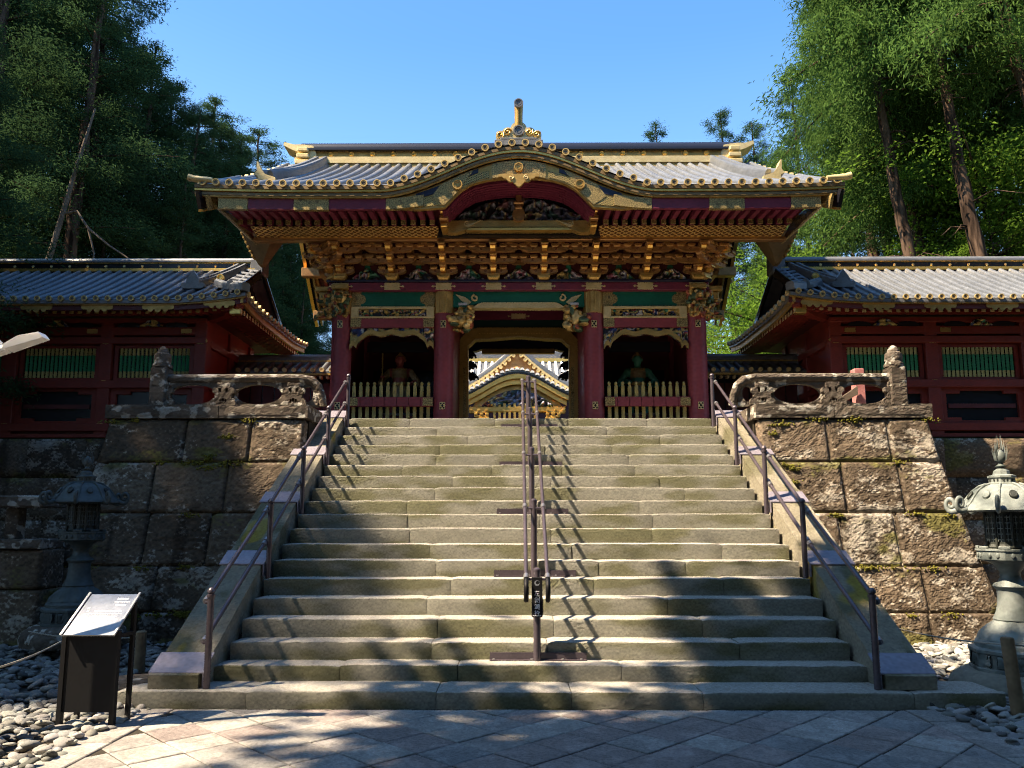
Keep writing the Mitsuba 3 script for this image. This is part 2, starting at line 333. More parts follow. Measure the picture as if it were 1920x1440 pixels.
# paved forecourt: diagonal square pavers with a kerb border
pv = put('', 'pavement', cat(bx(-3.5, 3.85, 1.0, 7.02, -0.2, 0.0)), 'soil_joint')
tag(pv, 'forecourt paved with square stones laid diagonally', 'pavement', kind='structure')
def slab(poly_, z0, z1, c=0.008):
    top = poly_.buffer(-c, join_style=2)
    if top.is_empty or top.geom_type != 'Polygon': return None
    a = np.array(poly_.exterior.coords)[:-1]; b = np.array(top.exterior.coords)[:-1]
    tilt = rng.normal(0, 0.006, 2); cxy = a.mean(0)
    zt = lambda q: z1 + (q - cxy) @ tilt
    return hull(np.vstack([np.c_[a, np.full(len(a), z0)], np.c_[a, zt(a) - c * 0.7], np.c_[b, zt(b)]]))
S2 = 0.385; field = sbox(-3.0, 1.6, 3.36, 6.98)
for i in range(-18, 19):
    for j in range(-18, 19):
        q = affinity.translate(affinity.rotate(sbox(-S2 / 2 + 0.005, -S2 / 2 + 0.005, S2 / 2 - 0.005, S2 / 2 - 0.005), 45, origin=(0, 0)), 0.1 + (i - j) * S2 * 0.7071, 4.6 + (i + j) * S2 * 0.7071)
        q = q.intersection(field)
        if q.area > 0.01 and q.geom_type == 'Polygon':
            m = slab(q.simplify(0.002), -0.06, 0.010 + rng.uniform(-0.003, 0.003))
            if m: put(pv, 'paver', m, 'paver_%d' % rng.choice([0, 0, 1, 1, 2, 2, 3]))
for x0, x1 in ((-3.42, -3.008), (3.368, 3.80)):
    y = 1.6
    while y < 6.95:
        y1 = min(y + rng.uniform(0.8, 1.3), 6.99)
        put(pv, 'border_stone', slab(sbox(x0, y + 0.004, x1, y1 - 0.004), -0.06, 0.014), 'paver_%d' % rng.choice([0, 2])); y = y1

# ---------------------------------------------------------------- stone staircase
SX0, SX1, SC = -2.80, 3.22, 0.217
STEP_Y = [7.03, 7.47] + [7.746 + 0.3128 * i for i in range(17)]
STEP_Z = [0.15, 0.30] + [0.4707 + 0.1819 * i for i in range(17)]
st = node('stone_staircase'); tag(st, 'broad worn stone staircase of nineteen mossy steps climbing to the gate', 'staircase')
def step_block(x0, x1, y, yn, z, zb, seed):
    xs = np.linspace(x0, x1, max(4, int((x1 - x0) / 0.07)))
    h = z - zb
    prof = np.array([(y + 0.004, zb - 0.02), (y, zb + 0.33 * h), (y, zb + 0.66 * h), (y + 0.001, z - 0.020), (y + 0.006, z - 0.005), (y + 0.022, z), (y + 0.10, z + 0.001), (yn + 0.06, z + 0.002), (yn + 0.06, zb - 0.02)])
    v, f = sweep_x(prof, xs)
    v = v.copy(); mid = v[:, 1] < yn
    n1 = meshkit.fbm(v * [2.2, 3, 3] + seed, 3) - 0.5; n2 = meshkit.noise(v * 14 + seed) - 0.5; n3 = meshkit.fbm(v * [1.1, 0, 0] + seed * 1.7, 2) - 0.5
    v[:, 1] += np.where(mid, 0.014 * n1 + 0.006 * n2, 0)
    v[:, 2] += np.where(v[:, 2] > z - 0.05, 0.010 * n3 + 0.009 * n2 * mid, 0)
    e = np.minimum(v[:, 0] - x0, x1 - v[:, 0]) < 0.005
    v[:, 1] += np.where(e & mid, 0.012, 0); v[:, 2] -= np.where(e & (v[:, 2] > z - 0.04), 0.010, 0)
    return v, f
for i in range(19):
    y, z = STEP_Y[i], STEP_Z[i]; yn = STEP_Y[i + 1] if i < 18 else y + 0.45; zb = STEP_Z[i - 1] if i else 0.0
    x, xe = (SX0 - 0.02, SX1 + 0.02) if i > 1 else ((-2.86, 3.28) if i else (-3.55, 4.28))
    stp = uniq(st + '__step')
    cuts = [x]
    for _ in range(8):
        nx = cuts[-1] + rng.uniform(1.0, 2.1)
        if nx > xe - 0.6: break
        cuts.append(nx)
    cuts.append(xe)
    for a, b in zip(cuts[:-1], cuts[1:]):
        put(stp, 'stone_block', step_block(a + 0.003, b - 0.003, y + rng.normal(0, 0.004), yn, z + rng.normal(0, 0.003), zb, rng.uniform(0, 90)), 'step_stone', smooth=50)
put(st, 'core', pris_x(poly((7.6, -0.1), (7.6, 0.2), (12.9, 3.15), (12.9, -0.1)), -2.85, 3.27), 'soil_joint')
def ramp_top(y): return 0.29 + (y - 7.22) * 0.5815
for sx, (x0, x1) in (('l', (-3.31, -2.86)), ('r', (3.28, 3.73))):
    ys = [7.12, 8.9, 10.75, 12.35, 13.0]
    rp = uniq(st + '__side_ramp')
    for a, b in zip(ys[:-1], ys[1:]):
        g = 0.003
        if a < 7.2: pl = poly((a, 0.152), (a, 0.27), (7.24, 0.305), (b - g, ramp_top(b)), (b - g, 0.1), (8, 0.1), (8, .152))
        elif b > 12.9: pl = poly((a + g, ramp_top(a)), (12.5, ramp_top(12.5)), (b, ramp_top(12.5)), (b, 1.5), (a + g, 1.5))
        else: pl = poly((a + g, ramp_top(a)), (b - g, ramp_top(b)), (b - g, ramp_top(b) - 1.6), (a + g, max(0.05, ramp_top(a) - 1.6)))
        put(rp, 'slab', pris_x(pl, x0, x1), 'ramp_stone')

# ---------------------------------------------------------------- retaining walls beside the stairs
def wall_y(z): return 11.45 - 0.80 * (np.clip(3.2 - z, 0, 4) / 3.2) ** 1.15
def wall_x(z): return 6.15 + 0.55 * (np.clip(3.2 - z, 0, 4) / 3.2) ** 1.15
def rock(fn, u0, u1, w0, w1, out, depth=0.2, bulge=0.03, rough=0.045, n=16, seed=0.0, gap=0.0035):
    """a roughly dressed block whose face lies on the surface fn(u, w); out = outward direction"""
    us = np.linspace(u0 + gap, u1 - gap, n + 2); ws = np.linspace(w0 + gap, w1 - gap, n)
    U, W = np.meshgrid(us, ws, indexing='ij'); p = fn(U, W)
    e = np.minimum(np.minimum(U - us[0], us[-1] - U), np.minimum(W - ws[0], ws[-1] - W))
    d = bulge * np.clip(e / 0.035, 0, 1) ** 0.5 + rough * (meshkit.fbm(p * 3.5 + seed, 4) - 0.5) * np.clip(e / 0.03, 0.3, 1) - 0.02
    p = p + d[..., None] * np.asarray(out)
    a, b = p.shape[:2]; back = fn(U, W) - depth * np.asarray(out)
    V = [p.reshape(-1, 3)]; i = (np.arange(a - 1)[:, None] * b + np.arange(b - 1)[None]).ravel()
    F = [np.stack([i, i + b, i + b + 1], 1), np.stack([i, i + b + 1, i + 1], 1)]
    ring = np.r_[np.arange(a) * b, (a - 1) * b + np.arange(1, b), (np.arange(a - 1)[::-1]) * b + b - 1, np.arange(1, b - 1)[::-1]]
    o = a * b; V.append(back.reshape(-1, 3)[ring]); m = len(ring); j = np.arange(m); jn = (j + 1) % m
    F += [np.stack([ring[j], o + j, o + jn], 1), np.stack([ring[j], o + jn, ring[jn]], 1)]
    return np.vstack(V), np.vstack(F)
COURSE = [3.188, 2.53, 1.78, 1.035, 0.42, -0.06]
OUT = np.array([0, -0.97, 0.24])
for side, lab in ((-1, 'left'), (1, 'right')):
    wl = node('retaining_wall')
    tag(wl, 'rough stone block retaining wall half in shade behind the shaded bronze lantern' if side < 0 else 'sunlit lichen-spotted stone block retaining wall behind the pale bronze lantern', 'stone wall')
    xin = -3.2 if side < 0 else 3.62
    for r in range(5):
        z1, z0 = COURSE[r], COURSE[r + 1]
        x = abs(xin); xend = float(wall_x(np.array((z0 + z1) / 2)))
        while x < xend - 0.01:
            nx = x + rng.uniform(0.75, 1.25)
            if nx > xend - 0.45: nx = xend
            lo, hi = (x, nx) if side > 0 else (-nx, -x)
            last = nx == xend
            def fn(U, W, lo=lo, hi=hi, last=last):
                t = (U - lo) / (hi - lo)
                if last:
                    shift = wall_x(W) - xend
                    U = U + (shift * t if side > 0 else -shift * (1 - t))
                return np.stack([U, wall_y(W), W], -1)
            put(wl, 'stone', rock(fn, lo, hi, z0, z1, OUT, seed=rng.uniform(0, 99), bulge=rng.uniform(0.010, 0.028)), WALL(), smooth=True)
            if last:  # flank stones round the corner
                for f0, f1 in ((0.0, 0.9), (0.9, 2.0), (2.0, 3.2)):
                    def fs(U, W):
                        return np.stack([side * wall_x(W), (wall_y(W) + U if side > 0 else wall_y(W) + 3.2 - U), W], -1)
                    a_, b_ = (f0, f1) if side > 0 else (3.2 - f1, 3.2 - f0)
                    put(wl, 'stone', rock(fs, a_, b_, z0, z1, (side * 0.97, 0, 0.2), seed=rng.uniform(0, 99), n=6), WALL(), smooth=True)
            x = nx
    # coping slab
    xo = 6.22
    cuts = [abs(xin) - 0.05, 4.75 if side > 0 else 4.5, xo]
    for a, b in zip(cuts[:-1], cuts[1:]):
        lo, hi = (a, b) if side > 0 else (-b, -a)
        def fc(U, W): return np.stack([U, np.full_like(U, 11.42), W], -1)
        put(wl, 'coping', cat(rock(fc, lo, hi, 3.20, 3.40, (0, -1, 0), bulge=0.02, rough=0.03, seed=rng.uniform(0, 99), n=8), bx(lo + 0.006, hi - 0.006, 11.425, 12.3, 3.2, 3.405)), 'rail_stone', smooth=40)
    put(wl, 'core', bx(*(sorted((xin, side * 6.0))), 11.7, 15.5, 0, 3.19), 'soil_joint')
    for q in range(26):  # little clumps of moss and ferns in the joints
        r = rng.integers(0, 5); z = COURSE[r] - rng.uniform(0.0, 0.05); x = rng.uniform(3.9, 6.2) * side
        if q % 5 == 0: x, z = side * (3.95 if side > 0 else 4.45) + rng.normal(0, .1), rng.uniform(2.2, 3.2)
        w_ = rng.uniform(0.03, 0.10); put(wl, 'moss', mv(cat(*[ball((rng.normal(0, w_), rng.normal(0, 0.012), rng.normal(0, 0.018)), rng.uniform(0.006, 0.020, 3), 0) for _ in range(int(20 + 160 * w_))]), (x, float(wall_y(np.array(z))) - 0.008, z)), 'moss', smooth=True)

# terrace floor and lower walls under the corridors
k = put('', 'terrace', cat(bx(-6.0, 6.0, 12.79, 24.0, 0.5, H0 - 0.02), bx(-40, -6.0, 15.52, 24, -0.1, H0 - 0.02), bx(6.0, 40, 15.52, 24, -0.1, H0 - 0.02), bx(-9, 9, 24, 60, 0, H0 - 0.05)), 'earth')
tag(k, 'raised stone terrace floor carrying the gate and both corridors', 'terrace', kind='structure')
def pave_top(x0, x1, y0, y1):
    y = y0
    while y < y1 - 0.05:
        yn = min(y + 0.7, y1); x = x0
        while x < x1 - 0.05:
            xn = min(x + rng.uniform(0.8, 1.3), x1)
            put('terrace', 'paving_stone', slab(sbox(x + .003, y + .003, xn - .003, yn - .003), H0 - 0.1, H0 + 0.012), 'paver_%d' % rng.integers(0, 4)); x = xn
        y = yn
pave_top(-5.9, 5.9, 13.2, 15.3)
for side in (-1, 1):
    lw = node('foundation_wall'); tag(lw, 'shaded grey stone foundation wall below the %s red corridor' % ('left' if side < 0 else 'right'), 'stone wall')
    zs = [-0.05, 0.85, 1.7, 2.55, 3.34]
    for z0, z1 in zip(zs[:-1], zs[1:]):
        x = 6.0
        while x < 19:
            xn = x + rng.uniform(1.1, 1.7); lo, hi = (x, xn) if side > 0 else (-xn, -x)
            put(lw, 'stone', rock(lambda U, W: np.stack([U, np.full_like(U, 15.45), W], -1), lo, hi, z0, z1, (0, -1, 0), seed=rng.uniform(0, 99), n=5, rough=0.03), WALL(), smooth=True); x = xn

# ---------------------------------------------------------------- stone balustrades on the copings
def balustrade(side):
    t = node('stone_balustrade')
    tag(t, 'weathered stone balustrade with oval openings on the %s wall top' % ('shaded left' if side < 0 else 'sunlit right'), 'balustrade')
    fl = lambda m: mv(m, (0, 0, 0), mir=True) if side < 0 else m
    X0, X1, Yb, Zb = (3.33, 5.83, 11.72, 3.405) if side > 0 else (3.02, 5.53, 11.72, 3.405)
    # handrail with a down-curling end
    pts = [(X0 - 0.02, Yb, Zb + 0.02), (X0 + 0.01, Yb, Zb + 0.18), (X0 + 0.07, Yb, Zb + 0.33), (X0 + 0.18, Yb, Zb + 0.42), (X0 + 0.34, Yb, Zb + 0.45), (X0 + 1.2, Yb, Zb + 0.455), (X1 - 0.1, Yb, Zb + 0.455)]
    v, f = tube(np.array(pts), [0.06, 0.065, 0.07, 0.075, 0.075, 0.075, 0.075], 8)
    put(t, 'handrail', fl((v, f)), 'rail_stone', smooth=50)
    pan = sbox(X0 + 0.06, Zb + 0.005, X1 - 0.08, Zb + 0.385)
    for c in (X0 + 0.98, X0 + 2.0):
        pan = pan.difference(affinity.scale(Point(c, Zb + 0.20).buffer(1, 16), 0.36, 0.155))
    pan = pan.difference(affinity.scale(Point(X0 + 0.22, Zb + 0.2).buffer(1, 12), 0.09, 0.12))
    put(t, 'panel', fl(pris(pan, Yb - 0.03, Yb + 0.05)), 'rail_stone')
    for c in (X0 + 0.42, X0 + 1.5, X0 + 2.45):
        cloud = shapely.union_all([Point(c - 0.12, Zb + 0.06).buffer(0.075), Point(c + 0.12, Zb + 0.06).buffer(0.075), Point(c - 0.07, Zb + 0.17).buffer(0.06), Point(c + 0.07, Zb + 0.17).buffer(0.06), Point(c - 0.12, Zb + 0.25).buffer(0.05), Point(c + 0.12, Zb + 0.25).buffer(0.05), sbox(c - 0.16, Zb + 0.005, c + 0.16, Zb + 0.06), sbox(c - 0.1, Zb + 0.29, c + 0.1, Zb + 0.375), sbox(c - 0.03, Zb, c + 0.03, Zb + 0.3)])
        put(t, 'cloud_strut', fl(pris(cloud.difference(Point(c, Zb + 0.105).buffer(0.028)), Yb - 0.10, Yb - 0.028)), 'rail_stone')
    xp = X1
    post = cat(bx(xp - 0.125, xp + 0.125, Yb - 0.13, Yb + 0.13, Zb, Zb + 0.62, 0.02), lathe([(0.0, 0.62), (0.14, 0.62), (0.145, 0.66), (0.12, 0.70), (0.13, 0.76), (0.125, 0.83), (0.085, 0.86), (0.085, 0.88), (0.06, 0.93), (0.02, 0.965), (0, 0.97)], 14, (xp, Yb, Zb)))
    put(t, 'post', fl(post), 'rail_stone', smooth=40)
balustrade(-1); balustrade(1)

# red post with a grey plank seen through the right balustrade
t = node('red_post'); tag(t, 'short red post with a grey plank behind the right stone balustrade', 'post')
put(t, 'shaft', bx(5.42, 5.58, 12.18, 12.34, H0, H0 + 0.72, 0.01), 'sunlit_red'); put(t, 'plank', hull([(4.95, 12.1, 3.42), (4.95, 12.15, 3.42), (5.02, 12.1, 3.53), (5.02, 12.15, 3.53), (5.42, 12.1, 3.66), (5.42, 12.15, 3.66), (5.42, 12.1, 3.80), (5.42, 12.15, 3.80)]), 'dead_wood')

# ---------------------------------------------------------------- metal handrails
def rail_run(t, posts, x, dx, hi, lo, seg_gap=0.04):
    for h in (hi, lo):
        for (ya, za), (yb, zb) in zip(posts[:-1], posts[1:]):
            d = np.array([0, yb - ya, zb - za]); d /= np.linalg.norm(d)
            a = np.array([x + dx, ya, za + h]) + d * seg_gap; b = np.array([x + dx, yb, zb + h]) - d * seg_gap
            put(t, 'rail', tube([a, b], 0.0215, 10), 'rail_metal', smooth=40)
            for q in (a, b): put(t, 'clamp', tube([q - d * 0.03, q + d * 0.03], 0.031, 10), 'rail_clamp', smooth=40)
    for y, z in posts:
        for h in (hi, lo): put(t, 'bracket', tube([[x, y, z + h], [x + dx, y, z + h]], 0.016, 8), 'rail_metal', smooth=40)
def ppt(k, off=0.06): return (STEP_Y[k - 1] + off, STEP_Z[k - 1])
for side in (-1, 1):
    t = node('side_handrail')
    tag(t, 'dark metal two-bar handrail along the %s edge of the stone stairs' % ('left' if side < 0 else 'right'), 'handrail')
    x = -2.79 if side < 0 else 3.21
    posts = [(7.14, 0.152)] + [ppt(k) for k in (6, 10, 14, 18)]
    for y, z in posts:
        p = put(t, 'post', tube([[x, y, z], [x, y, z + 0.80]], 0.030, 12), 'rail_metal', smooth=40)
        put(p, 'finial', lathe([(0.0, 0.80), (0.038, 0.80), (0.038, 0.825), (0.02, 0.832), (0.036, 0.845), (0.036, 0.862), (0.018, 0.885), (0, 0.89)], 12, (x, y, z)), 'rail_metal', smooth=40)
        # plate lying on the ramp, with a flange towards the post
        xa, xb = (-3.33, -2.83) if side < 0 else (3.25, 3.75); yc = y + 0.08; zc = ramp_top(yc) + 0.012; sl = 0.5815
        if y < 7.2: yc, zc = y + 0.14, ramp_top(y + 0.14) + 0.02
        pl = []
        for xx in (xa, xb):
            for dy in (-0.12, 0.12):
                pl += [(xx, yc + dy, zc + dy * sl), (xx, yc + dy, zc + dy * sl + 0.012)]
        put(t, 'plate', hull(pl), 'plate_metal')
        xf = xb if side < 0 else xa
        put(t, 'flange', bx(xf - 0.006 + .004 * side, xf + 0.006 + .004 * side, yc - 0.125, yc - 0.03, zc - 0.2, zc - 0.06), 'plate_metal')
    rail_run(t, posts, x, 0.05 * side, 0.755, 0.40)
t = node('centre_handrail'); tag(t, 'dark metal double handrail on posts down the middle of the stairs', 'handrail')
xc = 0.19; posts = [(STEP_Y[k] - 0.06, STEP_Z[k - 1]) for k in (2, 6, 10, 14, 18)] + [(13.6, STEP_Z[18] - 0.0)]
for n_, (y, z) in enumerate(posts):
    p = put(t, 'post', tube([[xc, y, z], [xc, y, z + 0.86]], 0.036, 12), 'rail_metal', smooth=40)
    put(p, 'finial', lathe([(0.0, 0.86), (0.038, 0.86), (0.036, 0.875), (0.018, 0.89), (0, 0.893)], 12, (xc, y, z)), 'rail_metal', smooth=40)
    if n_ < 5:
        put(t, 'foot_bar', cat(bx(xc - 0.46, xc + 0.48, y - 0.012, y + 0.055, z + 0.001, z + 0.012), bx(xc - 0.46, xc + 0.48, y + 0.036, y + 0.052, z + 0.01, z + 0.075)), 'rail_metal')
        for bxx in (-0.42, -0.05, 0.25, 0.43): put(t, 'bolt', lathe([(0, 0.0), (0.014, 0.0), (0.014, 0.012), (0, 0.014)], 6, (xc + bxx, y + 0.012, z + 0.012)), 'rail_clamp')
for s in (-1, 1):
    xr = xc + 0.105 * s
    pts = [np.array([xr, y - 0.02, z + 0.80]) for y, z in posts]
    first = pts[0] + [0, -0.04, -0.03]
    put(t, 'rail', tube([first, *pts[1:]], 0.021, 10), 'rail_metal', smooth=40)
    put(t, 'rail_end', tube([first + [0, 0.05, 0.03], first, first + [0, -0.05, -0.03], first + [0, -0.07, -0.07], first + [0, -0.05, -0.15], first + [0, 0.0, -0.19]], 0.024, 10), 'black_paint', smooth=40)
    for q in pts:
        put(t, 'clamp', tube([q + [0, -0.03, -0.017], q + [0, 0.03, 0.017]], 0.028, 10), 'rail_clamp', smooth=40)
        put(t, 'bracket', tube([[xc, q[1], q[2] - 0.02], [xr, q[1], q[2] - 0.02]], 0.014, 8), 'rail_metal', smooth=40)
# keep-left notice on the first centre post
y, z = posts[0]
sg = put('', 'notice_sign', bx(xc - 0.052, xc + 0.052, y - 0.062, y - 0.038, z + 0.42, z + 0.80, 0.004), 'black_paint')
tag(sg, 'narrow black sign with white vertical lettering fixed to the lowest centre rail post', 'sign')
KANJI = [  # strokes on a 10 x 10 grid
    [(1, 8.2, 9, 8.2), (4.2, 9.8, 1, 1), (3.2, 5, 8.5, 5), (5.8, 5, 5.8, 1), (3, 1, 9.3, 1)],
    [(2.4, 9.5, 0.6, 6), (1.7, 7.5, 1.7, 0.5), (3.4, 9, 3.4, 3.2), (5.8, 9, 5.8, 3.2), (3.4, 9, 5.8, 9), (3.4, 7, 5.8, 7), (3.4, 5.1, 5.8, 5.1), (3.4, 3.2, 5.8, 3.2), (4, 2.8, 3, .8), (5.2, 2.8, 6.1, .8), (7.3, 8.5, 7.3, 3.2), (9.2, 9.6, 9.2, 0.8), (9.2, .8, 8.1, 1.1)],
    [(1.2, 9.2, 2.4, 8), (0.7, 6.2, 2.2, 6.2), (2.2, 6.2, 1.6, 2.5), (0.7, 1.2, 2.2, 2.2), (2.2, 2.0, 9.5, 0.8), (3.8, 9.2, 8.8, 9.2), (8.8, 9.2, 6.8, 7.9), (4, 7.4, 4, 2.5), (4, 7.4, 9, 7.4), (9, 7.4, 9, 2.5), (4, 5.8, 9, 5.8), (4, 4.3, 9, 4.3), (6.5, 8.2, 6.5, 2.5)],
    [(3, 9.5, 0.8, 7.6), (3.4, 7, 0.8, 4.4), (2.3, 5.4, 2.3, 0.5), (4.4, 8.4, 9, 8.4), (4, 5.4, 9.5, 5.4), (7.4, 5.4, 7.4, 0.8), (7.4, .8, 6, 1.2)]]
ms = []
for n_, g in enumerate(KANJI):
    zc = z + 0.645 - 0.062 * n_
    for a, b, c, d in g:
        L = math.hypot(c - a, d - b); u = np.array([c - a, d - b]) / L; w = np.array([-u[1], u[0]]) * 0.42; s = 0.0056
        q = [np.array([a, b]) + w, np.array([a, b]) - w, np.array([c, d]) - w, np.array([c, d]) + w]
        ms.append(hull([(xc + (e[0] - 5) * s, yy, zc + (e[1] - 5) * s) for e in q for yy in (y - 0.0645, y - 0.0615)]))
put(sg, 'lettering', cat(*ms), 'sign_print')
put(sg, 'lettering', cat(*[bx(xc - 0.042 + i * 0.014, xc - 0.032 + i * 0.014, y - 0.0645, y - 0.0615, z + 0.432, z + 0.440) for i in range(6)]), 'sign_print')
put(sg, 'emblem', mv(pris(Point(0, 0).buffer(0.026).difference(Point(0.006, 0.004).buffer(0.017)), -0.0015, 0.0015), (xc, y - 0.063, z + 0.745)), 'sign_face')

# ---------------------------------------------------------------- roof builder
ENDCAP = None
def end_cap_mesh(r):
    prof = [(0.0, 0.0), (0.45 * r, 0.0), (0.5 * r, 0.008), (0.72 * r, 0.004), (0.78 * r, 0.014), (r, 0.014), (r, -0.05), (0, -0.05)]
    v, f = lathe(prof, 14); v = np.stack([v[:, 0], -v[:, 2], v[:, 1]], 1)
    n = 14; col = np.zeros((len(v), 3))
    for i, (rr, z) in enumerate(prof): col[i * n:(i + 1) * n] = (0.62, 0.44, 0.16) if i in (4, 5, 2) else ((0.10, 0.085, 0.07) if i < 4 else (0.12, 0.12, 0.12))
    return v, f, col
def half_round(pts, r, n=7):
    """upper half of a tube along pts (roll tile row)"""
    p = np.asarray(pts, float); t = np.gradient(p, axis=0); t /= np.linalg.norm(t, axis=1, keepdims=True)
    a = np.linspace(-0.25, math.pi + 0.25, n); up = np.array([0, 0, 1.0]); V = []
    for i in range(len(p)):
        s = np.cross(t[i], up); s /= np.linalg.norm(s); u = np.cross(s, t[i])
        V.append(p[i] + r * (np.cos(a)[:, None] * s + np.sin(a)[:, None] * u))
    V = np.vstack(V); i = (np.arange(len(p) - 1)[:, None] * n + np.arange(n - 1)[None]).ravel()
    F = [np.stack([i, i + n, i + n + 1], 1), np.stack([i, i + n + 1, i + 1], 1)]
    k = len(p) * n; V = np.vstack([V, p[:1]]); j = np.arange(n - 1); F.append(np.stack([j * 0 + k, j, j + 1], 1))
    return V, np.vstack(F)
class Roof:
    def __init__(s, x0, x1, y0, y1, ze, rise, conc, inset, verge, lift, liftlen, pitch, r, gable=0.0, cut=None):
        s.__dict__.update(locals()); s.D = (y1 - y0) / 2; s.yc = (y0 + y1) / 2; s.xc = (x0 + x1) / 2; s.L = (x1 - x0) / 2
    def prof(s, e): q = np.clip(e / s.D, 0, 1.05); return s.ze + s.rise * ((1 - s.conc) * q + s.conc * q * q)
    def corner(s, x, y):
        a = np.clip((np.abs(x - s.xc) - (s.L - s.liftlen)) / s.liftlen, 0, 1); b = np.clip((np.abs(y - s.yc) - (s.D - s.liftlen)) / s.liftlen, 0, 1)
        return s.lift * a * a * (0.25 + 0.75 * b * b) + s.lift * 0.5 * b * b * a
    def z(s, x, y, e): return s.prof(e) + s.corner(x, y)
    def front(s, x, e, sgn=-1):
        y = s.yc + sgn * (s.D - e); return np.stack([x, y, s.z(x, y, e)], -1)
    def side(s, y, e, sgn):
        x = s.xc + sgn * (s.L - e); return np.stack([x, y, s.z(x, y, e)], -1)
    def surface(s):
        ms = []
        for sg in (-1, 1):
            def lo(U, W):  # U in 0..1 across, W = e
                return s.front(s.x0 + W + U * (s.x1 - s.x0 - 2 * W), W, sg)
            def hi(U, W): return s.front(s.x0 + s.verge + U * (s.x1 - s.x0 - 2 * s.verge), W, sg)
            us = np.linspace(0, 1, 41)
            if s.gable:
                def ga(U, W):
                    x0_ = s.xc + (2 * U - 1) * s.L; e0 = s.cut(x0_) if (s.cut and sg < 0) else 0 * U
                    e = e0 + (s.D - e0) * W; return s.front(s.xc + (2 * U - 1) * (s.L - s.gable * e), e, sg)
                ms.append(grid(ga, np.linspace(0, 1, 121), np.linspace(0, 1, 12), flip=sg > 0)); continue
            ms += [grid(lo, us, np.linspace(0, s.inset, 5), flip=sg > 0), grid(hi, us, np.linspace(s.inset, s.D, 8), flip=sg > 0)]
            def sd(U, W): return s.side(s.y0 + W + U * (s.y1 - s.y0 - 2 * W), W, sg)
            ms.append(grid(sd, np.linspace(0, 1, 25), np.linspace(0, s.inset, 5), flip=sg < 0))
        return cat(*ms)
    def under(s):  # a closed thickness below the surface
        v, f = s.surface(); return v - [0, 0, 0.09], f[:, ::-1]
    def rows(s, sgn=-1):
        n = int(round((s.x1 - s.x0 - 0.3) / s.pitch)); xs = np.linspace(s.x0 + 0.15, s.x1 - 0.15, n + 1)
        for x in xs:
            d = min(x - s.x0, s.x1 - x); top = (s.D - 0.05 if d >= s.gable * s.D else max(0.15, d / s.gable)) if s.gable else s.D - 0.05 if d >= s.verge + 0.02 else max(d, 0.1)
            e = np.linspace(0, top, 9); yield x, s.front(np.full(9, x), e, sgn) + [0, 0, 0.012]
    def side_rows(s, sgn):
        n = int(round((s.y1 - s.y0 - 0.3) / s.pitch)); ys = np.linspace(s.y0 + 0.15, s.y1 - 0.15, n + 1)
        for y in ys:
            d = min(y - s.y0, s.y1 - y); top = min(s.inset, max(d, 0.1)); e = np.linspace(0, top, 5)
            yield y, s.side(np.full(5, y), e, sgn) + [0, 0, 0.012]
def sweep_path(pts, w, h, up=0.0):
    """box-section bar (rounded top) along a path in space"""
    p = np.asarray(pts, float); t = np.gradient(p, axis=0); t /= np.linalg.norm(t, axis=1, keepdims=True)
    sec = np.array([(-w / 2, 0), (w / 2, 0), (w / 2, h * 0.72), (w * 0.28, h), (-w * 0.28, h), (-w / 2, h * 0.72)]); n = len(sec); V = []
    for i in range(len(p)):
        s_ = np.cross(t[i], [0, 0, 1.0]); s_ /= np.linalg.norm(s_); u = np.cross(s_, t[i])
        V.append(p[i] + sec[:, :1] * s_ + (sec[:, 1:] + up) * u)
    V = np.vstack(V); j = np.arange(n); jn = (j + 1) % n; F = []
    for i in range(len(p) - 1): F += [np.stack([i * n + j, i * n + jn, (i + 1) * n + jn], 1), np.stack([i * n + j, (i + 1) * n + jn, (i + 1) * n + j], 1)]
    k = (len(p) - 1) * n
    F += [np.array([[0, i + 1, i] for i in range(1, n - 1)]), np.array([[k, k + i, k + i + 1] for i in range(1, n - 1)])]
    return V, np.vstack(F)
def ridge_ornament(flat, w, h):
    """roof-end ornament seen from the front, as an x-z outline extruded: stepped cheeks, scrolls, crest"""
    return None
PAL = {'multi': [(0.50, 0.36, 0.12), (0.50, 0.36, 0.12), (0.03, 0.16, 0.10), (0.24, 0.035, 0.04), (0.50, 0.47, 0.42), (0.03, 0.05, 0.16), (0.38, 0.27, 0.09)],
       'gold': [(0.62, 0.42, 0.14), (0.50, 0.33, 0.10), (0.72, 0.52, 0.20), (0.35, 0.10, 0.05), (0.10, 0.16, 0.09)],
       'dark': [(0.10, 0.11, 0.16), (0.16, 0.15, 0.20), (0.05, 0.10, 0.09), (0.30, 0.28, 0.32), (0.14, 0.06, 0.07), (0.36, 0.28, 0.14)],
       'flower': [(0.04, 0.15, 0.10), (0.45, 0.38, 0.40), (0.30, 0.08, 0.12), (0.55, 0.52, 0.50), (0.05, 0.05, 0.14), (0.42, 0.30, 0.10)]}
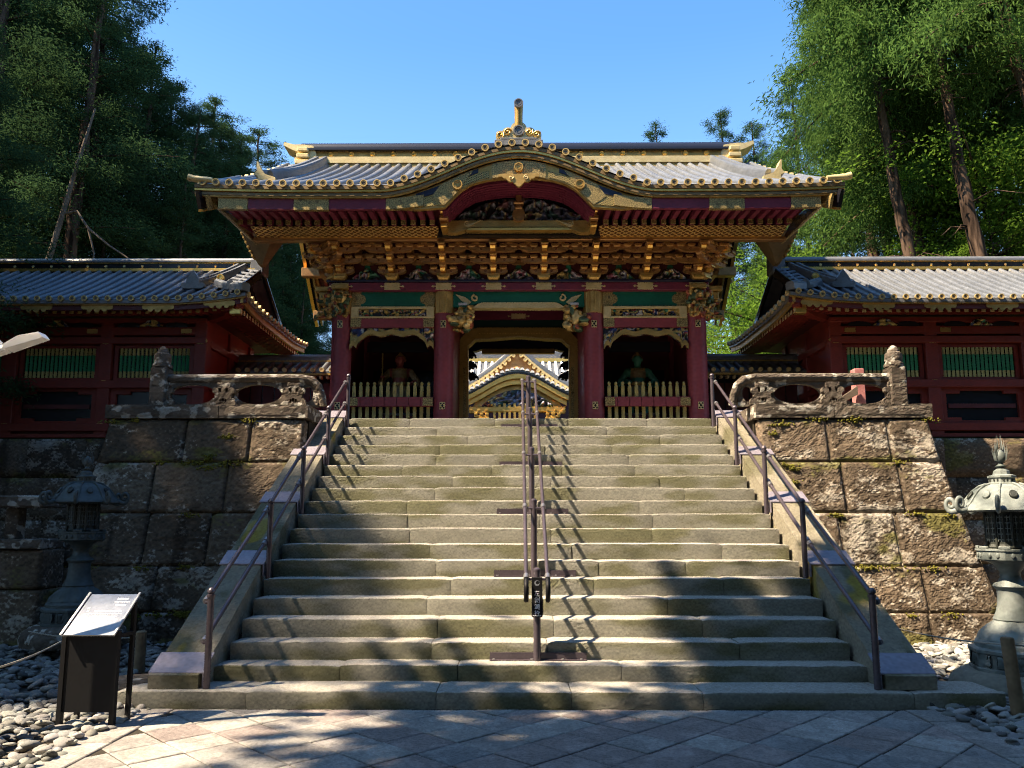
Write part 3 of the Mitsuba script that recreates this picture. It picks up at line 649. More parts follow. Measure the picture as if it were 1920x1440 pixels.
def relief(bot, top, x0, x1, y, depth, pal, seed, nx=60, nz=16, freq=9.0, back=(0.02, 0.02, 0.025)):
    """pierced relief carving between the curves bot(x), top(x): whorled mounds with hollows, painted per motif"""
    xs = np.linspace(x0, x1, nx); t = np.linspace(0, 1, nz); X, Tt = np.meshgrid(xs, t, indexing='ij')
    Z = bot(X) + (top(X) - bot(X)) * Tt
    q = np.stack([X * freq + seed, Z * freq, 0 * X + seed], -1)
    w = np.stack([meshkit.noise(q * 0.7 + 5), meshkit.noise(q * 0.7 + 15), 0 * X], -1) * 1.6
    a = meshkit.noise((q + w) * 1.3); b = 1 - np.abs(meshkit.noise((q + w) * 1.0 + 31) * 2 - 1)
    hgt = np.clip(0.65 * b + 0.5 * a - 0.42, 0, 1) * 1.6
    edge = np.minimum(np.minimum(Tt, 1 - Tt) * 8, 1); hgt = hgt * (0.35 + 0.65 * edge)
    V = np.stack([X, y - depth * hgt, Z], -1).reshape(-1, 3)
    idx = np.floor(meshkit.noise(q * 0.55 + 77) * 2.2 * len(PAL[pal])).astype(int) % len(PAL[pal])
    col = np.array(PAL[pal])[idx] * (0.65 + 0.7 * meshkit.noise(q * 3 + 3))[..., None]
    col = np.where((hgt < 0.16)[..., None], np.array(back), col).reshape(-1, 3)
    i = (np.arange(nx - 1)[:, None] * nz + np.arange(nz - 1)[None]).ravel()
    return (V, np.vstack([np.stack([i, i + nz, i + nz + 1], 1), np.stack([i, i + nz + 1, i + 1], 1)])), np.clip(col, 0, 1)
def blob(parts, pal, seed, sub=2):
    """sculpted mass of overlapping lobes, coloured by palette"""
    ms = [ball(c, r, sub) for c, r in parts]; m = cat(*ms); v = m[0]
    n = meshkit.fbm(v * 9 + seed, 3) - 0.5
    ctr = np.concatenate([np.tile(c, (len(b[0]), 1)) for (c, r), b in zip(parts, ms)])
    n = n + 0.5 * (meshkit.noise(v * 24 + seed) - 0.5)
    v = ctr + (v - ctr) * (1 + 0.75 * n[:, None])
    k = np.concatenate([np.full(len(b[0]), i) for i, b in enumerate(ms)])
    col = np.array(PAL[pal])[(k * 7 + seed) % len(PAL[pal])] * np.clip(0.75 + 1.5 * n, 0.15, 1.5)[:, None] * (0.75 + 0.5 * meshkit.noise(v * 40))[:, None]  # hollows painted darker, standing in for shade in the crevices
    return (v, m[1]), np.clip(col, 0, 1)
def creature(kind, seed, s=1.0):
    """carved guardian head: skull, muzzle, brow, ears and curled mane; faces -y"""
    r = np.random.default_rng(seed); ps = [((0, 0, 0), (0.13, 0.15, 0.14)), ((0, -0.16, -0.05), (0.085, 0.10, 0.06)), ((0, -0.15, -0.115), (0.07, 0.085, 0.03)), ((0, -0.255, -0.02), (0.045, 0.04, 0.035)),
          ((-0.065, -0.14, 0.055), (0.04, 0.04, 0.035)), ((0.065, -0.14, 0.055), (0.04, 0.04, 0.035)), ((-0.13, -0.02, 0.09), (0.05, 0.03, 0.07)), ((0.13, -0.02, 0.09), (0.05, 0.03, 0.07))]
    for i in range(20):
        a = i * 2.4; z = 0.16 - 0.34 * i / 20; ps.append(((0.17 * math.cos(a), 0.05 + 0.05 * math.sin(a), z), tuple(r.uniform(0.045, 0.075, 3))))
    for i in range(16):
        a = i * 2.1; ps.append(((0.20 * math.cos(a), -0.02 + 0.09 * math.sin(a * 1.7), 0.20 * math.sin(a)), tuple(r.uniform(0.022, 0.042, 3))))
    if kind == 'trunk': ps += [((0, -0.27, -0.08), (0.045, 0.06, 0.05)), ((0, -0.33, -0.13), (0.04, 0.05, 0.06)), ((0, -0.36, -0.2), (0.032, 0.04, 0.05)), ((-0.06, -0.26, -0.12), (0.018, 0.09, 0.018)), ((0.06, -0.26, -0.12), (0.018, 0.09, 0.018))]
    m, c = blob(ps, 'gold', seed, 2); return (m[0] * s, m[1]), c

# ---------------------------------------------------------------- the gate
gate = node('shrine_gate')
tag(gate, 'ornate red and gilt shrine gate with undulating front gable at the top of the stairs', 'shrine gate')
YF, YM, YR = 15.5, 17.6, 19.7
PX = [-3.66, -1.54, 1.54, 3.66]
R = Roof(GX - 5.97, GX + 5.97, 13.40, 21.80, 7.80, 2.45, 0.12, 1.15, 0.55, 0.03, 1.8, 0.248, 0.062, gable=0.085)
KH, KW = 0.765, 2.62
def K(x):
    q = np.clip(np.abs(np.asarray(x) - GX) / KW, 0, 1); return KH * 0.5 * (1 + np.cos(math.pi * q))
def kcut(x):
    k = K(x); q = np.linspace(0, R.D, 80); return np.where(k > 0.02, np.interp(R.ze + k, R.prof(q), q) - 0.03, 0)
R.cut = kcut
def EL(x):  # eave line rise, with the undulating gable
    return K(x) + R.corner(np.asarray(x, float), R.y0)
rf = put(gate, 'roof', cat(R.surface(), R.under()), 'roof_dark', smooth=30)
cv, cf, cc = end_cap_mesh(0.068); CAP = shared((cv, cf), 'carving', color=cc)
for x, pts in R.rows():
    k = float(K(x))
    if k > 0.02:  # rows that rise into the gable run level back to the main slope
        zk = R.ze + k + 0.03
        ys = np.linspace(R.y0 - 0.02, R.yc, 60); zr = R.prof(ys - R.y0); j = np.argmax(zr > zk); yb = ys[j]
        top = pts[pts[:, 1] > yb + 0.05]
        pts = np.vstack([np.stack([np.full(7, x), np.linspace(R.y0 - 0.02, yb, 7), np.full(7, zk)], 1), top])
    put(rf, 'tile_row', half_round(pts, 0.062), 'roof_copper', smooth=50)
    put(rf, 'end_cap', CAP, None, to=TT(x, R.y0 - 0.03, pts[0, 2] + 0.012))
# gable roof sheet between the rows
def ks(U, W):
    zk = R.ze + K(U); yb = R.y0 + np.interp(zk, R.prof(np.linspace(0, R.D, 80)), np.linspace(0, R.D, 80))
    return np.stack([U, R.y0 - 0.02 + (yb - R.y0 + 0.02) * W, zk + 0.012], -1)
put(rf, 'gable_sheet', grid(ks, np.linspace(GX - KW, GX + KW, 60), np.linspace(0, 1, 3)), 'roof_copper', smooth=True)
k = put(rf, 'rear_tiles', cat(*[half_round(p, 0.062, 5) for x, p in R.rows(1)]), 'roof_copper', smooth=50); stuff(k)
# verge tiles at the gable ends, pointing outward, and the descending ridges
for sg in (-1, 1):
    xk = GX + sg * 4.72
    e = np.linspace(0.85, R.D - 0.1, 14); path = R.front(np.full(14, xk), e) + [0, 0, 0.03]
    path[:, 0] += sg * 0.22 * np.clip(1 - (e - 0.85) / 1.4, 0, 1) ** 2
    put(rf, 'descending_ridge', cat(sweep_path(path + [-0.10, 0, 0], 0.13, 0.20), sweep_path(path + [0.10, 0, 0], 0.13, 0.20), sweep_path(path, 0.30, 0.10)), 'roof_copper', smooth=40)
    for e0 in np.arange(1.3, 4.0, 0.3):
        a = R.front(np.array([xk + sg * 0.2]), np.array([e0]))[0]; b = R.front(np.array([GX + sg * 5.5]), np.array([e0]))[0]
        put(rf, 'verge_tile', half_round(np.linspace(a + [0, 0, 0.05], b + [0, 0, -0.02], 4), 0.062), 'roof_copper', smooth=50)
    horn = Polygon([(0.0, 0), (0.42, 0), (0.40, 0.06), (0.33, 0.10), (0.34, 0.16), (0.42, 0.20), (0.36, 0.27), (0.37, 0.46), (0.345, 0.46), (0.30, 0.34), (0.20, 0.20), (0.0, 0.13)])
    hm = pris(horn, -0.10, 0.10)
    if sg < 0: hm = mv(hm, mir=True)
    put(rf, 'ridge_foot_ornament', mv(hm, (GX + sg * 4.72, 14.18, 8.15)), 'pale_gold')
    tip = R.front(np.array([GX + sg * 5.95]), np.array([0.0]))[0]
    put(rf, 'corner_tile', tube([tip + [-sg * 0.30, 0.0, 0.06], tip + [sg * 0.02, -0.02, 0.075], tip + [sg * 0.13, -0.03, 0.10]], [0.05, 0.062, 0.068], 12), 'pale_gold', smooth=40)
    # gable end: wall, bargeboards with gilt edge, rows of tile ends, pendants
    put(rf, 'gable_wall', mv(pris(Polygon([(-2.9, 0), (2.9, 0), (0, 1.75)]), -0.03, 0.03), (GX + sg * 3.95, R.yc, 7.55), rz=math.pi / 2), 'copper_gold')
    for dy in (-1, 1):
        q = np.linspace(0.05, R.D, 16); xq = GX + sg * (R.L - R.gable * q - 0.10)
        bb = np.column_stack([xq, R.yc + dy * (R.D - q), R.prof(q) - 0.14])
        put(rf, 'verge_board', sweep_path(bb - [0, 0, 0.34], 0.07, 0.34), 'black_lacquer')
        put(rf, 'verge_gilt_edge', sweep_path(bb - [sg * 0.015, 0, 0.37], 0.09, 0.045), 'gold')
        put(rf, 'verge_plate', sweep_path(bb - [sg * 0.16, 0, 0.34], 0.05, 0.26), 'chased_gold')
        for qq in np.arange(0.2, R.D, 0.27):
            c_ = (GX + sg * (R.L - R.gable * qq + 0.01), R.yc + dy * (R.D - qq), float(R.prof(qq)) + 0.0)
            m = (np.stack([-sg * cv[:, 1], cv[:, 0], cv[:, 2]], 1) * 0.95, cf if sg > 0 else cf[:, ::-1]); put(rf, 'verge_end_cap', mv(m, c_), 'pale_gold')
    ins = lambda q, dx, dz: (GX + sg * (R.L - R.gable * q - dx), R.yc + (R.D - q), float(R.prof(q)) - dz)
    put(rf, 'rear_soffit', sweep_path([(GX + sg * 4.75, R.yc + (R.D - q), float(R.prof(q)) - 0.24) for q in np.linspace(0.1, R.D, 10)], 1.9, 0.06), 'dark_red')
    for dx in np.arange(0.45, 2.0, 0.22): put(rf, 'rear_rafter', sweep_path([(GX + sg * (R.L - dx), R.yc + (R.D - q), float(R.prof(q)) - 0.36) for q in np.linspace(0.1, R.D, 9)], 0.08, 0.11), 'copper_gold' if int(dx * 10) % 3 else 'vermilion')
    for yy, zz in ((17.6, 9.75), (19.7, 8.55), (21.0, 7.75), (15.5, 8.45)):
        put(rf, 'purlin_end', bx(*sorted((GX + sg * 3.9, GX + sg * 5.75)), yy - 0.11, yy + 0.11, zz - 0.42, zz - 0.18, 0.015), 'copper_gold')
    pd_ = put(rf, 'verge_pendant', hull([(GX + sg * x, y, z) for x, y, z in ((5.10, 15.3, 7.62), (5.78, 15.3, 7.70), (5.10, 15.9, 7.62), (5.78, 15.9, 7.70), (5.25, 15.4, 7.35), (5.66, 15.4, 7.35), (5.25, 15.8, 7.35), (5.66, 15.8, 7.35), (5.38, 15.5, 7.02), (5.46, 15.5, 7.02), (5.38, 15.7, 7.02), (5.46, 15.7, 7.02))]), 'brown_gilt')
    for i in range(6): put(pd_, 'gilt_rib', cx(GX + sg * (5.80 - 0.05 * i), 15.45, 7.66 - 0.10 * i, 0.05, 0.2, 0.05, 0.01), 'old_gold')
# main ridge
RX = 5.2
put(rf, 'ridge', cat(bx(GX - RX, GX + RX, 17.34, 17.86, 9.9, 10.14), bx(GX - RX, GX + RX, 17.37, 17.83, 10.14, 10.34), bx(GX - RX, GX + RX, 17.40, 17.80, 10.34, 10.56)), 'old_gold')
put(rf, 'ridge_band', bx(GX - RX, GX + RX, 17.32, 17.365, 10.17, 10.33, 0.005), 'pale_gold')
put(rf, 'ridge_cap', cat(tube([(GX - RX - 0.05, 17.6, 10.58), (GX + RX + 0.05, 17.6, 10.58)], 0.21, 12), bx(GX - RX, GX + RX, 17.30, 17.9, 10.50, 10.55)), 'roof_black', smooth=40)
put(rf, 'ridge_base', bx(GX - RX, GX + RX, 17.28, 17.92, 9.86, 10.02), 'roof_dark')
em = lathe([(0, 0.02), (0.02, 0.03), (0.035, 0.02), (0.05, 0.03), (0.062, 0.02), (0.062, 0), (0, 0)], 12); em = (np.stack([em[0][:, 0], -em[0][:, 2], em[0][:, 1]], 1), em[1]); EMB = shared(em, 'gold')
for x in np.arange(-4.5, 4.7, 0.5): put(rf, 'ridge_emblem', EMB, None, to=TT(GX + x, 17.40, 10.43))
for sg in (-1, 1):
    o = [Polygon([(-0.28, 0), (0.24, 0), (0.24, 0.12), (0.20, 0.14), (0.20, 0.28), (0.24, 0.30), (0.24, 0.40), (0.17, 0.42), (0.17, 0.56), (0.30, 0.60), (0.52, 0.72), (0.50, 0.80), (0.28, 0.74), (0.10, 0.74), (-0.20, 0.70), (-0.28, 0.5)])]
    m = pris(o[0], -0.26, 0.26)
    if sg < 0: m = mv(m, mir=True)
    ro = put(rf, 'ridge_end_ornament', mv(m, (GX + sg * 5.12, 17.6, 9.92)), 'pale_gold')
    put(ro, 'face_block', cat(*[cx(GX + sg * 5.14, 17.28, 10.0 + 0.16 * i, 0.40 - 0.05 * i, 0.14, 0.11, 0.02) for i in range(4)]), 'pale_gold')
# gable crest ornament over the undulating front
zc = R.ze + KH + 0.07
go = put(rf, 'crest', cat(bx(GX - 0.45, GX + 0.45, 13.42, 13.8, zc - 0.05, zc + 0.06, 0.01), bx(GX - 0.34, GX + 0.34, 13.42, 13.8, zc + 0.06, zc + 0.10, 0.01), sweep_path([(GX, 13.6, zc + 0.02), (GX, 14.6, zc + 0.02), (GX, 15.4, zc + 0.02)], 0.30, 0.2)), 'roof_dark')
crest = shapely.union_all([Point(0, 0.20).buffer(0.155), Point(-0.2, 0.13).buffer(0.11), Point(0.2, 0.13).buffer(0.11), Point(-0.34, 0.09).buffer(0.085), Point(0.34, 0.09).buffer(0.085), sbox(-0.36, 0, 0.36, 0.09), Point(0, 0.34).buffer(0.07)])
put(go, 'scroll_plate', mv(pris(crest, -0.10, 0.10), (GX, 13.58, zc + 0.09)), 'pale_gold')
for a, b in ((-0.34, -1), (0.34, 1), (-0.2, 1), (0.2, -1)):
    put(go, 'scroll', tube(spiral((GX + a, 13.47, zc + 0.09 + (0.09 if abs(a) > 0.3 else 0.14)), 0.075, 1.4, b, 0.5), 0.018, 6), 'gold', smooth=True)
put(go, 'boss', mv((np.stack([cv[:, 0], cv[:, 1], cv[:, 2]], 1) * 1.5, cf), (GX, 13.45, zc + 0.25)), 'roof_dark')
put(go, 'roll', tube([(GX, 13.52, zc + 0.35), (GX, 13.50, zc + 0.55), (GX, 13.46, zc + 0.84)], [0.075, 0.075, 0.085], 12), 'old_gold', smooth=40)
put(go, 'roll_cap', mv((cv * 1.25, cf), (GX, 13.38, zc + 0.76)), 'roof_dark')

# eave layers under the tiles, following the undulating gable
xs = np.linspace(R.x0, R.x1, 161)
ev = uniq(gate + '__eave')
put(ev, 'tile_edge', sweep_x([(13.39, 7.72), (13.75, 7.72), (13.75, 7.79), (13.39, 7.785)], xs, EL), 'brown_gilt')
put(ev, 'gilt_line', sweep_x([(13.405, 7.675), (13.44, 7.665), (13.44, 7.715), (13.405, 7.715)], xs, EL), 'gold')
put(ev, 'moulding', sweep_x([(13.42, 7.60), (13.7, 7.60), (13.7, 7.715), (13.445, 7.715), (13.445, 7.66), (13.42, 7.65)], xs, EL), 'brown_gilt')
put(ev, 'gilt_bead', sweep_x([(13.435, 7.575), (13.47, 7.57), (13.47, 7.597), (13.435, 7.597)], xs, EL), 'old_gold')
seg = [(-5.55, -5.0, 'chased_gold'), (-5.0, -4.15, 'purple_red'), (-4.15, -3.5, 'chased_gold'), (-3.5, -2.45, 'purple_red'), (-2.45, -1.75, 'chased_gold')]
for a, b, m_ in seg:
    for s in (1, -1):
        lo, hi = sorted((GX + s * a, GX + s * b)); q = np.linspace(lo + 0.003, hi - 0.003, 9)
        if m_ == 'purple_red':
            put(ev, 'fascia_board', sweep_x([(13.48, 7.37), (13.56, 7.37), (13.56, 7.568), (13.48, 7.568)], q, lambda x: R.corner(x, R.y0)), 'purple_red')
        else:
            put(ev, 'fascia_plate', sweep_x([(13.47, 7.36), (13.56, 7.36), (13.56, 7.569), (13.47, 7.569)], q, lambda x: R.corner(x, R.y0) + 0.4 * K(x)), m_)
# undulating bargeboard: outer edge follows the eave, inner edge arches higher
def zin(x):
    q = np.abs(np.asarray(x) - GX); return 7.38 + np.interp(q, [0, 0.3, 0.6, 0.85, 1.05, 1.2, 1.36, 1.9, 2.5], [0.60, 0.595, 0.56, 0.49, 0.37, 0.22, 0.03, -0.01, 0.05])
bxs = np.linspace(GX - 2.42, GX + 2.42, 61); up = np.stack([bxs, 7.565 + K(bxs)], 1); dn = np.stack([bxs, zin(bxs)], 1)
def band(f0, f1): return Polygon(np.vstack([dn + (up - dn) * f0, (dn + (up - dn) * f1)[::-1]])).buffer(0)
put(ev, 'bargeboard', pris(band(0.0, 0.985), 13.50, 13.60), 'old_gold')
for q in (sbox(GX - 2.2, 7, GX - 0.55, 9), sbox(GX + 0.55, 7, GX + 2.2, 9)): put(ev, 'bargeboard_scales', pris(band(0.10, 0.55).intersection(q), 13.488, 13.499), 'scale_gold')
for q in (sbox(GX - 1.9, 7, GX - 0.75, 9), sbox(GX + 0.75, 7, GX + 1.9, 9)): put(ev, 'bargeboard_lacquer', pris(band(0.62, 0.90).intersection(q), 13.488, 13.499), 'navy')
put(ev, 'bargeboard_plate', pris(band(0.05, 0.95).intersection(sbox(GX - 0.5, 7, GX + 0.5, 9)), 13.480, 13.499), 'chased_gold')
for s in (-1, 1): put(ev, 'bargeboard_plate', pris(band(0.08, 0.92).intersection(affinity.rotate(sbox(GX + s * 1.13 - 0.17, 7.4, GX + s * 1.13 + 0.17, 8.6), s * 35)), 13.479, 13.4875), 'chased_gold')
for x, z, s in ((0, 8.17, 0.9), (-1.13, 7.83, 0.98), (1.13, 7.83, 0.98)):
    put(ev, 'crest_disc', mv((cv * s * 1.4, cf), (GX + x, 13.455, z)), 'old_gold')
pend = shapely.union_all([Point(0, 0.02).buffer(0.19), Point(-0.24, 0.10).buffer(0.15), Point(0.24, 0.10).buffer(0.15), sbox(-0.62, 0.13, 0.62, 0.22), Point(-0.42, 0.15).buffer(0.09), Point(0.42, 0.15).buffer(0.09), Point(0, -0.13).buffer(0.09)])
pd = put(ev, 'gable_pendant', mv(pris(affinity.scale(pend, 0.60, 0.55, origin=(0, 0.2)), -0.03, 0.03), (GX, 13.44, 7.80)), 'old_gold')
for s in (-1, 1): put(pd, 'scroll', tube(spiral((GX + s * 0.14, 13.40, 7.94), 0.05, 1.3, s, 1.5), 0.010, 6), 'pale_gold', smooth=True)
# curved purple rafters below the gable
for i in range(7):
    y = 13.66 + i * 0.10
    put(ev, 'gable_rafter', sweep_x([(y, -0.10), (y + 0.055, -0.10), (y + 0.055, 0), (y, 0)], np.linspace(GX - 1.42, GX + 1.42, 31), lambda x: zin(x) + 0.07), 'purple_red')
put(ev, 'gable_soffit', sweep_x([(13.6, 0.0), (14.5, 0.0), (14.5, 0.03), (13.6, 0.03)], np.linspace(GX - 1.5, GX + 1.5, 31), lambda x: zin(x) + 0.07), 'purple_red')
# carved tympanum and the rainbow beam under it
def tb(x): return 7.46 + 0 * x
def tt(x): q = np.abs(x - GX) / 1.36; return 7.47 + 0.50 * np.clip(1 - q ** 2.2, 0, 1)
m, c = relief(tb, tt, GX - 1.36, GX + 1.36, 14.42, 0.16, 'dark', 3, nx=110, nz=26, freq=10)
put(ev, 'tympanum_carving', m, 'carving', smooth=True, color=c)
put(ev, 'tympanum_back', pris(Polygon([(GX - 1.6, 7.2), (GX + 1.6, 7.2), (GX + 1.5, 7.6), (GX + 1.0, 8.05), (GX, 8.15), (GX - 1.0, 8.05), (GX - 1.5, 7.6)]), 14.43, 14.50), 'black_lacquer')
put(ev, 'tympanum_post', cat(cx(GX, 14.25, 7.83, 0.11, 0.12, 0.30, 0.01), cx(GX, 14.24, 7.80, 0.2, 0.14, 0.05, 0.01), cx(GX, 14.24, 7.70, 0.15, 0.13, 0.05, 0.01)), 'copper_gold')
put(ev, 'tympanum_vase', mv(pris(shapely.union_all([affinity.scale(Point(0, 0.10).buffer(0.12), 1, 1.1), sbox(-0.10, 0.0, 0.10, 0.2)]), -0.05, 0.05), (GX, 14.24, 7.46)), 'copper_gold')
rb = Polygon([(GX - 1.38, 7.22), (GX - 1.2, 7.22), (GX - 1.05, 7.27), (GX - 0.9, 7.33), (GX + 0.9, 7.33), (GX + 1.05, 7.27), (GX + 1.2, 7.22), (GX + 1.38, 7.22), (GX + 1.38, 7.46), (GX - 1.38, 7.46)])
bm = put(ev, 'rainbow_beam', pris(rb, 14.25, 14.42), 'old_gold')
put(bm, 'gilt_edge', pris(Polygon([(GX - 0.95, 7.30), (GX + 0.95, 7.30), (GX + 1.02, 7.255), (GX - 1.02, 7.255)]), 14.22, 14.40), 'gold')
for s in (-1, 1):
    put(bm, 'scroll', tube(spiral((GX + s * 1.0, 14.24, 7.385), 0.065, 1.3, -s, 1.2), 0.011, 6), 'pale_gold', smooth=True)
    put(bm, 'leaf', mv(pris(Polygon([(0, 0), (0.22, 0.07), (0.30, 0.10), (0.16, 0.02), (0.05, -0.05)]), -0.01, 0.01), (GX + s * 1.03, 14.235, 7.36), mir=s > 0), 'pale_gold')
    # gilt bracket columns carrying the gable purlins
    x = GX + s * 1.43
    for i, (z, w, d) in enumerate([(7.28, 0.13, 0.5), (7.39, 0.17, 0.55), (7.49, 0.12, 0.60), (7.59, 0.16, 0.66), (7.69, 0.12, 0.6), (7.78, 0.15, 0.5)]):
        put(ev, 'gable_bracket', cx(x, 14.5 - d / 2 - 0.05 * i, z, w, d, 0.085, 0.015), 'gold' if i % 2 == 0 else 'copper_gold')
# rafters: flying tier and base tier, soffit, lattice cove and purlin
fr = shared(hull([(-0.045, 13.60, 7.375), (0.045, 13.60, 7.375), (-0.045, 13.60, 7.475), (0.045, 13.60, 7.475), (-0.045, 14.35, 7.43), (0.045, 14.35, 7.43), (-0.045, 14.35, 7.53), (0.045, 14.35, 7.53)]), 'purple_red')
br = shared(hull([(-0.045, 14.12, 7.325), (0.045, 14.12, 7.325), (-0.045, 14.12, 7.415), (0.045, 14.12, 7.415), (-0.045, 15.2, 7.52), (0.045, 15.2, 7.52), (-0.045, 15.2, 7.61), (0.045, 15.2, 7.61)]), 'purple_red')
bc = shared(bx(-0.05, 0.05, 14.095, 14.118, 7.32, 7.42, 0.004), 'chased_gold')
for x in np.arange(-5.36, 5.37, 0.185):
    if abs(x) < 1.55: continue
    dz = float(R.corner(GX + x, R.y0)) * 0.8
    put(ev, 'flying_rafter', fr, None, to=TT(GX + x, 0, dz)); 
    if abs(x) < 5.4: put(ev, 'base_rafter', br, None, to=TT(GX + x, 0, dz)); put(ev, 'rafter_cap', bc, None, to=TT(GX + x, 0, dz))
for xa, xb in ((R.x0 + 0.55, GX - 1.5), (GX + 1.5, R.x1 - 0.55)):
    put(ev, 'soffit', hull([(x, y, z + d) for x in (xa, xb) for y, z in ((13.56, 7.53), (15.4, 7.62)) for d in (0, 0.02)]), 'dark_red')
for s_ in (-1, 1): put(ev, 'end_board', hull([(GX + s_ * x, y, z) for x, y, z in ((5.90, 13.5, 7.68), (5.86, 13.5, 7.68), (5.50, 13.6, 7.36), (5.46, 13.6, 7.36), (5.32, 14.9, 7.22), (5.28, 14.9, 7.22), (5.6, 14.9, 7.8), (5.56, 14.9, 7.8))]), 'chased_gold')
for a, b in ((-5.2, -1.56), (1.56, 5.2)):
    put(ev, 'lattice_cove', hull([(GX + a, 14.22, 7.335), (GX + b, 14.22, 7.335), (GX + a, 14.24, 7.345), (GX + b, 14.24, 7.345), (GX + a, 14.66, 7.272), (GX + b, 14.66, 7.272), (GX + a, 14.66, 7.285), (GX + b, 14.66, 7.285)]), 'lattice_gold')
    for q in np.linspace(a, b, 4)[1:-1] if False else []: pass
put(ev, 'purlin', bx(GX - 5.3, GX + 5.3, 14.64, 14.80, 7.215, 7.285, 0.008), 'copper_gold')
put(ev, 'purlin_line', bx(GX - 4.75, GX + 4.75, 14.632, 14.645, 7.262, 7.276), 'gold')
# bracket sets
TZ = [6.70, 6.86, 7.02]; TY = [15.20, 15.00, 14.80]
def boat(w, h): return Polygon([(-w, h), (w, h), (w, h * 0.55), (w * 0.86, h * 0.22), (w * 0.6, 0), (-w * 0.6, 0), (-w * 0.86, h * 0.22), (-w, h * 0.55)])
ARM = [shared(pris(boat(w, 0.095), -0.05, 0.05), 'copper_gold') for w in (0.29, 0.47, 0.47)]
BLK = shared(cat(hull([(-0.075, -0.07, 0.065), (0.075, -0.07, 0.065), (0.075, 0.07, 0.065), (-0.075, 0.07, 0.065), (-0.075, -0.07, 0.03), (0.075, -0.07, 0.03), (0.075, 0.07, 0.03), (-0.075, 0.07, 0.03), (-0.05, -0.045, 0), (0.05, -0.045, 0), (0.05, 0.045, 0), (-0.05, 0.045, 0)])), 'copper_gold')
LIP = shared(bx(-0.062, 0.062, -0.078, -0.068, 0.008, 0.026), 'gold')
NOSE = shared(hull([(-0.05, 0, 0.01), (0.05, 0, 0.01), (-0.05, 0, 0.095), (0.05, 0, 0.095), (-0.05, -0.20, 0.02), (0.05, -0.20, 0.02), (-0.05, -0.24, 0.06), (0.05, -0.24, 0.06), (-0.05, -0.22, 0.095), (0.05, -0.22, 0.095)]), 'gold')
SWIRL = shared(tube(spiral((0, 0, 0), 0.028, 1.1, 1, 0.6, 9), 0.006, 5), 'dark_red')
DAITO = shared(cat(bx(-0.13, 0.13, -0.13, 0.13, 0.06, 0.12, 0.006), hull([(-0.13, -0.13, 0.06), (0.13, -0.13, 0.06), (0.13, 0.13, 0.06), (-0.13, 0.13, 0.06), (-0.09, -0.09, 0), (0.09, -0.09, 0), (0.09, 0.09, 0), (-0.09, 0.09, 0)])), 'old_gold')
def bracket_set(x, y0=15.2, rz=0.0, arms=True):
    b = uniq(gate + '__bracket_set'); c, s = math.cos(rz), math.sin(rz)
    def pl(dx, y, z): return TT(x + c * dx - s * (y - 15.3), 15.3 + s * dx + c * (y - 15.3), z, rz)
    put(b, 'bearing_block', DAITO, None, to=pl(0, 15.24, 6.58))
    put(b, 'gilt_plate', shared(bx(-0.11, 0.11, -0.012, 0.0, 0.0, 0.03), 'gold'), None, to=pl(0, 15.10, 6.60))
    for j in range(3):
        put(b, 'nose', NOSE, None, to=pl(0, TY[j] + 0.02, TZ[j])); put(b, 'nose_block', BLK, None, to=pl(0, TY[j] - 0.15, TZ[j] + 0.096)); put(b, 'gilt_lip', LIP, None, to=pl(0, TY[j] - 0.155, TZ[j] + 0.096))
        if not arms: continue
        put(b, 'arm', ARM[j], None, to=pl(0, TY[j], TZ[j]))
        offs = (0, -0.2, 0.2) if j == 0 else (0, -0.21, 0.21, -0.42, 0.42)
        for dx in offs:
            put(b, 'block', BLK, None, to=pl(dx, TY[j], TZ[j] + 0.096)); put(b, 'gilt_lip', LIP, None, to=pl(dx, TY[j], TZ[j] + 0.096))
        for dx in (-0.2, 0.2): put(b, 'swirl', SWIRL, None, to=pl(dx * (0.8 if j == 0 else 1.15), TY[j] - 0.052, TZ[j] + 0.05))
for x in (-3.66, -2.6, -1.54, -0.515, 0.515, 1.54, 2.6, 3.66): bracket_set(GX + x)
SMALL = [shared(pris(boat(w, 0.085), -0.045, 0.045), 'copper_gold') for w in (0.16, 0.22, 0.26)]
for x in (-3.13, -2.07, -1.03, 0, 1.03, 2.07, 3.13):
    b = uniq(gate + '__wall_bracket')
    for j, (y, z) in enumerate(((15.28, 6.94), (15.10, 7.02), (14.86, 7.12))):
        put(b, 'arm', SMALL[j], None, to=TT(GX + x, y, z - 0.01))
        for dx in (-0.11 - 0.03 * j, 0.11 + 0.03 * j):
            put(b, 'block', BLK, None, to=TT(GX + x + dx, y, z + 0.075)); put(b, 'gilt_lip', LIP, None, to=TT(GX + x + dx, y, z + 0.075))
for s in (-1, 1):
    bracket_set(GX + s * 3.72, rz=s * math.pi / 4)
    for y in (16.5, 17.6, 18.7, 19.7):
        b = uniq(gate + '__flank_bracket')
        for j in range(3):
            put(b, 'arm', shared(pris(boat(0.4, 0.095), -0.05, 0.05), 'copper_gold'), None, to=TT(GX + s * (3.9 + 0.2 * j), y, TZ[j], math.pi / 2))
            for dy in (-0.33, 0, 0.33): put(b, 'block', BLK, None, to=TT(GX + s * (3.9 + 0.2 * j), y + dy, TZ[j] + 0.096, s * math.pi / 2))
put(gate, 'bracket_backing', cat(bx(GX - 3.85, GX + 3.85, 15.36, 15.6, 6.58, 7.6), bx(GX - 3.85, GX - 3.6, 15.6, 19.8, 6.4, 7.7), bx(GX + 3.6, GX + 3.85, 15.6, 19.8, 6.4, 7.7), bx(GX - 3.85, GX + 3.85, 19.6, 19.85, 6.4, 7.7)), 'dark_red')
